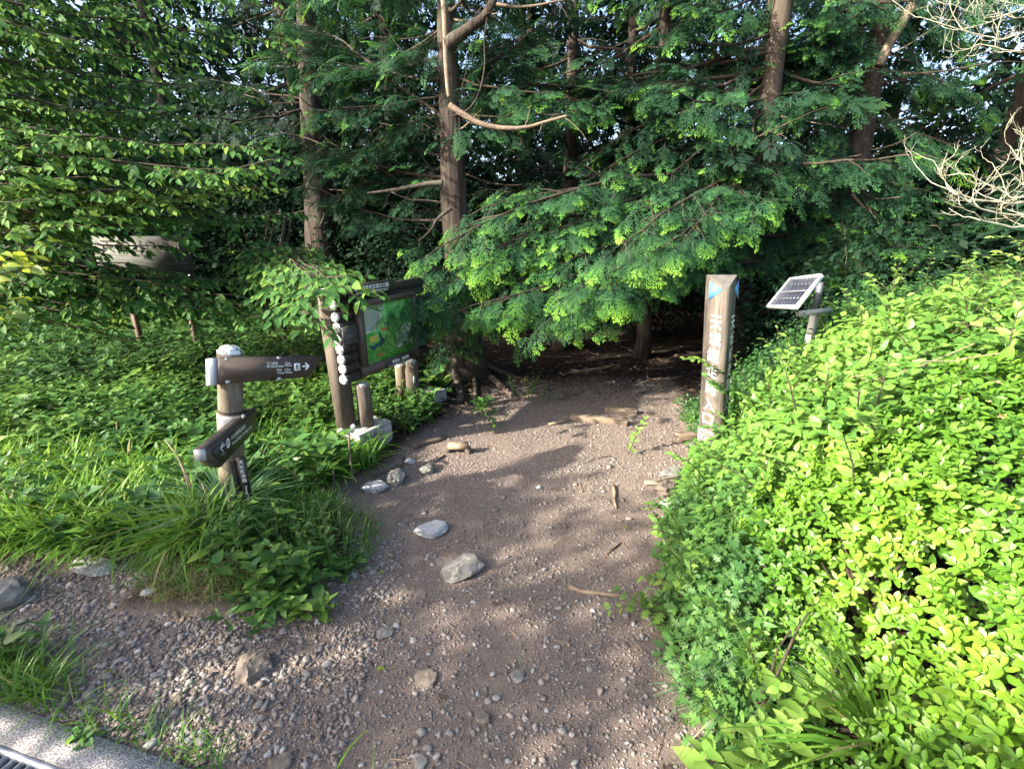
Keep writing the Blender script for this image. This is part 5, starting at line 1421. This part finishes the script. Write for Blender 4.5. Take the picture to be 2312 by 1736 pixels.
# single long blades at the bottom edge
for k, (px, r, lab) in enumerate([([(760, 1735), (800, 1690), (842, 1640)], .004, "single long grass blade leaning right at the near edge of the path"), ([(842, 1735), (850, 1690), (846, 1650)], .003, "thin grey-green grass blade standing beside a longer blade"), ([(388, 1725), (430, 1690), (480, 1650)], .003, "thin grass blade stretching over the kerb edge")]):
    P = [np.array(gnd(*px[0]))] + [at(u, v, gnd(*px[0])[1] * CP + 1.6 * SP - .10 * (i + 1)) for i, (u, v) in enumerate(px[1:])]
    m = MB(); t = curve(P[0], P[-1], -.06, 7, .0)
    wv = np.array([.7, -.7, 0]) * r
    V = []
    for i, q in enumerate(t):
        f = 1 - (i / 6) ** 2; V += [q + wv * f, q - wv * f]
    m.add(V, [(2 * i, 2 * i + 1, 2 * i + 3, 2 * i + 2) for i in range(6)], .5)
    tag(m.build("grass_stalk", M['grass'], None), lab, "grass blade")

def leafy_plant(name, base, h, label, cat, mat, tpls, stems, pairs, size, spread, seed, K=80, tint=0.1):
    g = np.random.default_rng(seed); root = thing(name, base, label, cat); sp = Sprays(); tw = MB()
    for k in range(stems):
        a = g.uniform(0, 6.28); r = spread * math.sqrt(g.random())
        b = np.array([base[0] + math.cos(a) * r, base[1] + math.sin(a) * r, 0]); b[2] = gz(b[0], b[1])
        herb(sp, tw, b, h * g.uniform(.6, 1.15), pairs, size * g.uniform(.8, 1.15), np.array([math.cos(a), math.sin(a)]) * r * g.uniform(.2, .9), g, tint)
    tw.build("stems", M['stem'], root, False, 'stuff')
    leafy(root, sp, tpls, M[mat], "leaf", K, "foliage")
    return root
def gp(u, v): 
    p = np.array(gnd(u, v)); p[2] = gz(p[0], p[1]); p2 = np.array(gnd(u, v, p[2])); p2[2] = gz(p2[0], p2[1]); return p2
for k, (u, v, h, st, pr, sz, spd, lab, mt) in enumerate([
        (640, 1290, .17, 9, 4, .085, .10, "bright leafy weed on the crest of the grassy mound", 'herb'),
        (570, 1365, .11, 10, 3, .075, .10, "dark glossy weed at the foot of the mound", 'herb'),
        (680, 1370, .12, 6, 4, .065, .08, "yellow-green weed with pointed leaves on the mound's near edge", 'bush'),
        (745, 1225, .20, 16, 5, .045, .13, "fine-leaved small shrub at the path side of the mound", 'herb'),
        (780, 1285, .10, 4, 3, .075, .05, "small dark weed leaning out from the mound onto the path", 'herb'),
        (730, 1385, .10, 3, 4, .06, .03, "little upright seedling at the foot of the mound beside the path", 'bush'),
        (540, 1250, .16, 9, 4, .075, .12, "leafy weed between the tussock and the mound crest", 'herb'),
        (600, 1215, .20, 9, 5, .075, .12, "tall leafy weed behind the mound crest", 'herb'),
        (650, 1330, .12, 7, 4, .08, .09, "broad-leaved weed low on the mound", 'herb'),
        (200, 1240, .16, 8, 4, .085, .12, "herb with large pale leaves at the lower edge of the grass", 'bush'),
        (370, 1190, .15, 8, 4, .08, .12, "leafy herb in the long grass left of the tussock", 'herb'),
        (55, 1500, .14, 6, 4, .08, .08, "small bright weed growing in the kerb grass", 'herb'),
        (195, 1670, .06, 3, 3, .05, .03, "tiny weed at the kerb edge", 'herb'),
        (1085, 930, .16, 7, 4, .08, .07, "fern-like green seedling among the cypress roots", 'herb'),
        (1190, 905, .22, 10, 5, .05, .18, "dark small-leaved shrub beside the trail at the cypress foot", 'herb'),
        (1110, 965, .14, 5, 4, .05, .08, "dark seedling below the cypress roots", 'herb'),
        (880, 940, .16, 9, 4, .08, .12, "green herbs between the two granite blocks", 'herb'),
        (1545, 960, .12, 6, 4, .05, .08, "low green weed by the trail behind the pillar", 'herb'),
        (1479, 1143, .05, 3, 2, .045, .02, "tiny seedling on the gravel beside the cream stone", 'herb')]):
    leafy_plant("weed", gp(u, v), h, lab, "weed", mt, LANCE if k % 2 else OVATE, st, pr, sz, spd, 300 + k, 40 if k < 12 else 12)

# dead leaves and twigs on the forest floor
lm = MB(); lg_ = np.random.default_rng(17)
X = lg_.uniform(-7, 6, 9000); Y = lg_.uniform(2.2, 10, 9000)
kp = (trail(X, Y) < .6) | (Y > 4.4); X, Y = X[kp], Y[kp]
a = lg_.uniform(0, 6.28, len(X)); Dv = np.stack([np.cos(a), np.sin(a), lg_.normal(0, .25, len(X))], 1); Nv = np.stack([lg_.normal(0, .35, len(X)), lg_.normal(0, .35, len(X)), np.ones(len(X))], 1)
lm.scatter(OVATE_LO[0], frames(Dv, Nv), np.stack([X, Y, ground_z(X, Y) + .008], 1), lg_.uniform(.03, .08, len(X)), 0, lg_.uniform(.1, .9, len(X)))
tag(lm.build("leaf_litter", M['dry_leaf'], None, False, 'stuff'), "brown dead leaves covering the forest floor", "leaf litter")
tl = MB()
for k in range(260):
    x, y = lg_.uniform(-5, 3), lg_.uniform(3.2, 8)
    if trail(np.array([x]), np.array([y]))[0] > .5 and y < 4.4: continue
    a = lg_.uniform(0, 6.28); L = lg_.uniform(.1, .5)
    p = np.array([x, y, gz(x, y) + .01]); q = np.array([x + math.cos(a) * L, y + math.sin(a) * L, gz(x, y) + lg_.uniform(0, .08)])
    tl.tube(curve(p, q, 0, 4, .06, lg_), [.006, .005, .004, .002], 4, .5, False)
tag(tl.build("twig_debris", M['root'], None, False, 'stuff'), "broken twigs scattered over the forest floor", "twigs")
tn = MB()
for k in range(700):
    x, y = lg_.uniform(-2.2, 1.6), lg_.uniform(1.0, 4.6)
    if trail(np.array([x]), np.array([y]))[0] < .5: continue
    a = lg_.uniform(0, 6.28); L = lg_.uniform(.02, .09)
    p = np.array([x, y, gz(x, y) + .004]); q = np.array([x + math.cos(a) * L, y + math.sin(a) * L, gz(x, y) + .006])
    tn.tube([p, (p + q) / 2 + [0, 0, .003], q], .0014, 3, .5, False)
tag(tn.build("needle_litter", M['drywood'], None, False, 'stuff'), "dry needles and straw scattered on the gravel", "litter")
fl_ = np.random.default_rng(8)
for k, (u, v, mt, lab) in enumerate([(864, 1299, 'yellow', "small yellow fallen leaf on the path near the notched stone"), (851, 1514, 'yellow', "small yellow fallen leaf near the tan flat stone"), (1000, 1585, 'dry_leaf', "reddish dry leaf scrap near the tan flat stone"), (1497, 1728, 'dry_leaf', "orange dry leaf at the near edge of the path"), (1112, 1362, 'dry_leaf', "curled tan leaf in the middle of the path"), (1418, 1197, 'yellow', "yellow fallen leaf on the sunlit right side of the path"), (752, 1406, 'yellow', "yellow leaf beside the seedling at the mound foot")]):
    p = gp(u, v); a = fl_.uniform(0, 6.28)
    o = MB().scatter(OVATE[0], frames(np.array([[math.cos(a), math.sin(a), .1]]), np.array([[.2, .1, 1.0]])), [p + [0, 0, .012]], .035, .3, .6).build("fallen_leaf", M[mt], None)
    tag(o, lab, "leaf")

# ------------------------------------------------------------------ bushes on the right bank
def Hm(X, Y):
    s = np.maximum(X - xr(Y) + .02, 0)
    base = 1.42 * (1 - np.exp(-s / .78)) * (.82 + .18 * sm(.6, 2.0, Y))
    base = base + .16 * (vnoise(X, Y, 2.3, 21) - .5) * sm(.05, .5, s) + .08 * (vnoise(X, Y, 6, 22) - .5) * sm(.05, .3, s)
    base = base * (1 - .80 * np.exp(-((X - .92) / .26) ** 2 - ((Y - 1.12) / .30) ** 2))
    return base * sm(4.5, 3.7, Y) * sm(-.2, .15, Y)
def Hn(X, Y):
    e = .04
    n_ = np.stack([-(Hm(X + e, Y) - Hm(X - e, Y)) / (2 * e), -(Hm(X, Y + e) - Hm(X, Y - e)) / (2 * e), np.ones_like(X)], -1)
    return nrm(n_)
seeds = [  # x, y, kind, radius weight, label
    (1.12, .80, 'azalea', .55, "glossy azalea bush nearest the camera at the right edge of the path"),
    (1.75, .75, 'azalea', .6, "glossy azalea bush filling the near corner of the bank"),
    (1.30, 1.40, 'azalea', .55, "azalea bush in the middle of the bank with bright leaf rosettes"),
    (1.85, 1.55, 'azalea', .55, "azalea bush with faded orange flower heads"),
    (1.55, 2.10, 'bush', .55, "light green broad-leaved bush above the azaleas"),
    (2.25, 2.15, 'bush', .6, "pale green leafy bush at the top of the bank"),
    (1.60, 2.75, 'bush', .5, "light leafy bush directly below the solar panel"),
    (2.30, 2.90, 'bush', .6, "broad-leaved bush beside the solar panel post"),
    (3.10, 2.60, 'bush', .7, "tall pale bush at the far right of the bank"),
    (3.00, 1.70, 'bush', .7, "pale bush in shade of nothing at the right end of the bank"),
    (1.85, 3.45, 'small', .45, "small-leaved shrub behind the timber pillar and under the solar panel"),
    (2.65, 3.65, 'small', .5, "small-leaved shrub behind the solar panel post"),
    (3.5, 3.6, 'small', .6, "dark small-leaved shrub at the back of the bank"),
    (.74, 1.10, 'mug', .24, "mugwort clump at the near foot of the bank"),
    (.80, 1.55, 'mug', .26, "mugwort clump with bright cut leaves spilling on the path"),
    (.92, 2.00, 'mug', .26, "dark mugwort clump at the foot of the azaleas"),
    (1.10, 2.45, 'mug', .26, "mugwort clump beside the cream stone"),
    (1.42, 2.78, 'mug', .22, "mugwort clump growing round the foot of the timber pillar"),
]
seeds[9] = (3.00, 1.70, 'bush', .7, "pale bush at the outer end of the bank with long loose shoots")
sx = np.array([s[0] for s in seeds]); sy = np.array([s[1] for s in seeds]); sw = np.array([s[3] for s in seeds])
roots = [thing({'azalea': "azalea_bush", 'bush': "leafy_bush", 'small': "small_leaved_shrub", 'mug': "mugwort"}[s[2]], (s[0], s[1], gz(s[0], s[1])), s[4], {'azalea': "bush", 'bush': "bush", 'small': "shrub", 'mug': "weed"}[s[2]]) for s in seeds]
SPS = [Sprays() for _ in seeds]; TWS = [MB() for _ in seeds]; FLW = [MB() for _ in seeds]
for t, s in zip(TWS, seeds):
    b = np.array([s[0], s[1], gz(s[0], s[1])]); gq = np.random.default_rng(int(s[0] * 100))
    for k in range(9):
        e = np.array([s[0] + gq.normal(0, .22), s[1] + gq.normal(0, .22), 0]); e[2] = float(Hm(e[:1], e[1:2])[0]) - .06
        t.tube(curve(b, e, 0, 5, .04, gq), [.009, .007, .006, .004, .003], 5, .5, False)
def owner(X, Y):
    d = ((X[:, None] - sx) ** 2 + (Y[:, None] - sy) ** 2) / sw ** 2
    return np.argmin(d, 1)
bg_ = np.random.default_rng(41)
def sample_bank(n):
    Y = bg_.uniform(.15, 4.4, n); X = xr(Y) - .02 + 3.2 * bg_.random(n) ** 1.5
    u, v, d = project(np.stack([X, Y, Hm(X, Y)], 1))
    k = (u > -50) & (u < PW + 250) & (v < PH + 300) & (X < 4.2)
    return X[k], Y[k]
def rnd_tangent(n_, k):
    a = bg_.uniform(0, 6.28, k); t1 = nrm(np.cross(n_, np.tile([.2, .3, .93], (k, 1)))); t2 = np.cross(n_, t1)
    return np.cos(a)[:, None] * t1 + np.sin(a)[:, None] * t2
X, Y = sample_bank(38000)
ow = owner(X, Y); Nn_ = Hn(X, Y); Z = Hm(X, Y)
dep = .34 * bg_.random(len(X)) ** 1.6
for k, s in enumerate(seeds):
    sel = np.where(ow == k)[0]
    P = np.stack([X[sel], Y[sel], Z[sel]], 1); Nk = Nn_[sel]
    dk = dep[sel]
    sf = X[sel] - xr(Y[sel])
    P = P - Nk * (dk * np.clip(sf / .3, .25, 1))[:, None]
    m = len(sel)
    patch = .5 * (vnoise(P[:, 0], P[:, 1], 3.2, 31) - .5) + .3 * (vnoise(P[:, 0], P[:, 1], 9, 32) - .5)
    sp = SPS[k]
    if s[2] == 'azalea':
        keep = bg_.random(m) < .95
        for i in np.where(keep)[0]:
            nv = nrm(Nk[i] * .8 + np.array([-.15, -.25, .6]) + bg_.normal(0, .35, 3))
            t1 = nrm(np.cross(nv, [.31, .2, .9])); t2 = np.cross(nv, t1)
            q = bg_.integers(5, 9); a0 = bg_.uniform(0, 6.28); sz = bg_.uniform(.026, .046); el = bg_.uniform(.25, .8)
            br = patch[i] * .8 + bg_.uniform(-.12, .12)
            for j in range(q):
                a = a0 + j * 2.4; e = el * (.55 + .7 * j / q)
                d = nrm(t1 * math.cos(a) + t2 * math.sin(a) + nv * e)
                sp.put(P[i] + nv * .004 * j, d, nv, sz * (1.1 - .45 * j / q), .35 + .12 * bg_.random(), br + .18 * j / q)
            if bg_.random() < .6:
                a = bg_.uniform(0, 6.28); sp.put(P[i] - nv * bg_.uniform(.06, .16) + bg_.normal(0, .02, 3), nrm(t1 * math.cos(a) + t2 * math.sin(a)), nv, .05, .3, br - .15)
            if bg_.random() < (.035 if k == 3 else .008) and dk[i] < .05:
                for j in range(5):
                    a = a0 + j * 1.3
                    FLW[k].scatter(OVATE_LO[0], frames(nrm(np.array([t1 * math.cos(a) + t2 * math.sin(a) + nv * .6])), np.array([nv])), [P[i] + nv * .012], .018, 0, .5)
    else:
        tp = {'bush': (.034, .072, .95), 'small': (.022, .042, 1.0), 'mug': (.024, .055, .95)}[s[2]]
        rep = {'bush': 2, 'small': 3, 'mug': 3}[s[2]]
        for r in range(rep):
            kk = np.where(bg_.random(m) < tp[2])[0]
            Nk2 = nrm(Nk[kk] * .6 + np.array([-.12, -.2, .75]) + bg_.normal(0, .35, (len(kk), 3)))
            T = rnd_tangent(Nk2, len(kk)); T = nrm(T + np.array([-.25, -.3, -.15]) * (s[2] != 'mug') + Nk[kk] * .35)
            off = bg_.normal(0, .035, (len(kk), 3))
            sp.extend(list(P[kk] + off), list(T), list(Nk2), list(bg_.uniform(tp[0], tp[1], len(kk))), bg_.uniform(.3, .6, len(kk)) , .9 * patch[kk] + bg_.uniform(-.12, .12, len(kk)))
# loose shoots that break the outline
def shoot(k, P0, P1, n_, size, tint=.15):
    pts = curve(P0, P1, -.08, 6, .03, bg_)
    TWS[k].tube(pts, np.linspace(.004, .0015, 6), 4, .5, False)
    for j in range(n_):
        f = .2 + .8 * j / (n_ - 1); p, t = along(pts, f)
        for q in (1, -1):
            d = nrm(t * .6 + np.cross(t, [0, 0, 1.0]) * q + bg_.normal(0, .2, 3))
            SPS[k].put(p, d, nrm(np.array([-.2, -.3, 1.0]) + bg_.normal(0, .25, 3)), size * (1.1 - .5 * f) * bg_.uniform(.8, 1.2), .5, tint + bg_.uniform(-.1, .2))
for k, s in enumerate(seeds):
    if s[2] in ('bush', 'small'):
        for j in range(14):
            x, y = s[0] + bg_.normal(0, .3), s[1] + bg_.normal(0, .3)
            z = float(Hm(np.array([x]), np.array([y]))[0])
            shoot(k, [x, y, z - .05], [x + bg_.normal(-.05, .14), y + bg_.normal(-.05, .12), z + bg_.uniform(.08, .26)], 6, .065 if s[2] == 'bush' else .04)
    elif s[2] == 'mug':
        for j in range(9):
            x, y = s[0] + bg_.normal(.02, .12), s[1] + bg_.normal(0, .14)
            z = max(gz(x, y), float(Hm(np.array([x]), np.array([y]))[0]))
            shoot(k, [x, y, z - .03], [x + bg_.normal(-.10, .07), y + bg_.normal(-.03, .08), z + bg_.uniform(.04, .16)], 6, .055, .2)
shoot(17, at(1640, 850, 3.0), at(1545, 808, 2.95), 6, .07, .2)
shoot(17, at(1650, 900, 3.0), at(1600, 850, 2.9), 5, .09, .1)
shoot(17, at(1660, 990, 3.0), at(1590, 965, 2.85), 5, .08, .1)
shoot(17, at(1640, 1040, 3.0), at(1575, 1010, 2.85), 5, .08, .1)
shoot(14, gp(1500, 1420) + [.1, 0, .05], gp(1375, 1405) + [0, 0, .07], 6, .065, .3)
shoot(14, gp(1530, 1370) + [.1, 0, .05], gp(1450, 1350) + [0, 0, .12], 6, .075, .35)
shoot(9, at(2330, 600, 2.6), at(2250, 570, 2.6), 6, .06, .45)
shoot(9, at(2340, 640, 2.6), at(2270, 610, 2.6), 6, .06, .45)
shoot(9, at(2330, 560, 2.7), at(2240, 535, 2.7), 6, .05, .45)
for k, s in enumerate(seeds):
    TWS[k].build("stems", M['twig'], roots[k], False, 'stuff')
    tp = {'azalea': OBOV, 'bush': OVATE, 'small': [OVATE_LO[0], OVATE_LO[0]], 'mug': LOBED + [LANCE[0]]}[s[2]]
    mt = {'azalea': 'azalea', 'bush': 'bush', 'small': 'herb', 'mug': 'mugwort'}[s[2]]
    leafy(roots[k], SPS[k], tp, M[mt], "leaf", {'azalea': 200, 'bush': 110, 'small': 50, 'mug': 80}[s[2]], "foliage")
    if FLW[k].V: FLW[k].build("faded_flowers", M['flower'], roots[k], False, 'stuff')
# dry straw and bare twigs showing inside the bushes
for k, (u, v, d, lab) in enumerate([(1890, 960, 2.2, "bundle of dry straw-coloured stems inside the pale bush"), (2080, 880, 2.0, "dry brown twigs caught in the upper bush")]):
    o = thing("straw_bundle", at(u, v, d), lab, "dry stems"); gq = np.random.default_rng(k + 400)
    for j in range(14):
        c = at(u, v, d) + gq.normal(0, .06, 3); e = nrm([gq.normal(.9, .3), gq.normal(-.1, .3), gq.normal(.5, .25)]) * gq.uniform(.08, .2)
        MB().tube(curve(c - e, c + e, .05, 5, .04, gq), .0022, 4, .5, False).build("stem", M['drywood'], o)
# grass, tall blades and a broad-leaved seedling at the foot of the bank
tz = lambda u, v, z: (lambda p: np.array([p[0], p[1], gz(p[0], p[1])]))(gnd(u, v, z))
tussock("grass_tussock", tz(2000, 1760, .05), 110, .42, "bright yellow-green grass tussock at the bottom of the bank", 'grass', 1.9, 1.2, .06, 14, .30, 60)
tussock("grass_tussock", tz(1720, 1480, .05), 120, .30, "dark fine grass tussock among the mugwort", 'silver_grass', 1.3, .8, .07, 15, .0, 30)
tussock("grass_tussock", tz(1660, 1600, .02), 130, .22, "dry-tipped grass tuft at the path edge below the mugwort", 'silver_grass', 1.5, .8, .08, 16, .1, 30)
tussock("grass_tussock", tz(1560, 1560, .0), 70, .14, "thin trailing grass tuft spilling onto the gravel", 'silver_grass', 2.0, .7, .07, 17, .2, 10)
for k, (u, v, lab) in enumerate([(1780, 1575, "broad-leaved seedling with two large pale leaves above the dark boulder"), (1640, 1700, "round-leaved yellow-green weed at the near foot of the bank"), (1745, 1720, "broad-leaved weed low at the near foot of the bank"), (2060, 1740, "large heart-shaped leaf plant at the bottom edge of the bank")]):
    b = tz(u, v + 40, .05); b2 = b + 0
    leafy_plant("broadleaf_weed", b2, .16, lab, "weed", 'bush', [OVATE[0]], 5, 3, .085, .06, 500 + k, 30, .22)

# ------------------------------------------------------------------ dead lichen-covered shrub
ds = thing("dead_shrub", atY(2500, 620, 3.6) * [1, 1, 0] + [0, 0, gz(4.5, 3.6)], "dead shrub with bare lichen-covered curling twigs above the bank", "dead shrub")
dg = np.random.default_rng(123)
B0 = at(2420, 440, 3.7); dsb = np.array(ds.location)
MB().tube(curve(dsb, B0, 0, 8, .04, dg), np.linspace(.05, .03, 8), 8, .5, True, .08, 2).build("stem", M['lichen'], ds, True)
def dead(m, p, d, L, r, depth, g):
    n_ = 6; pts = [np.asarray(p, float)]; dd = nrm(d)
    for i in range(n_):
        dd = nrm(dd + g.normal(0, .20, 3) + np.array([0, -.02, .07 + .05 * depth])); pts.append(pts[-1] + dd * L / n_)
    pts = np.array(pts)
    m.tube(pts, np.linspace(r, r * .5, len(pts)), 5, .5, False)
    if depth <= 0: return
    for i in (2, 3, 4, 5, 6):
        if g.random() < .55:
            t = nrm(pts[i] - pts[i - 1]); sd_ = nrm(np.cross(t, g.normal(0, 1, 3)))
            dead(m, pts[i], t * .65 + sd_ * .8, L * g.uniform(.38, .62), r * .55, depth - 1, g)
for k, (u0, v0, u1, v1, d1) in enumerate([(2420, 440, 2190, 395, 3.6), (2420, 450, 2160, 440, 3.5), (2420, 430, 2280, 330, 3.7), (2420, 470, 2200, 480, 3.55), (2400, 420, 2120, 420, 3.7), (2420, 440, 2330, 300, 3.6)]):
    a = at(u0, v0, 3.7); b = at(u1, v1, d1); m = MB(); dg = np.random.default_rng(600 + k)
    pts = curve(a, b, .12, 8, .03, dg)
    m.tube(pts, np.linspace(.013, .004, 8), 6, .5, False)
    for i in range(2, 8):
        for q in range(1):
            t = nrm(pts[i] - pts[i - 1]); sd_ = nrm(np.cross(t, dg.normal(0, 1, 3)))
            dead(m, pts[i], t * .8 + sd_ * .6 + [0, 0, .15], .30 * dg.uniform(.6, 1.2), .0036, 2, dg)
    m.build("branch", M['lichen'], ds, True)
m = MB(); dg = np.random.default_rng(700)
for (u0, v0, u1, v1) in [(2420, 30, 2150, 10), (2420, 120, 2210, 100), (2420, 60, 2080, 40), (2380, -20, 2200, 60)]:
    pts = curve(at(u0, v0, 3.9), at(u1, v1, 3.9), .06, 8, .04, dg); m.tube(pts, np.linspace(.009, .003, 8), 6, .5, False)
    for i in range(2, 8):
        t = nrm(pts[i] - pts[i - 1]); dead(m, pts[i], t * .7 + nrm(np.cross(t, dg.normal(0, 1, 3))) * .7, .3 * dg.uniform(.6, 1.2), .0032, 2, dg)
m.tube(curve(at(2420, 440, 3.7), at(2425, 40, 3.9), .0, 8, .04, dg), np.linspace(.03, .012, 8), 8, .5, False)
m.build("upper_branch", M['lichen'], ds, True)
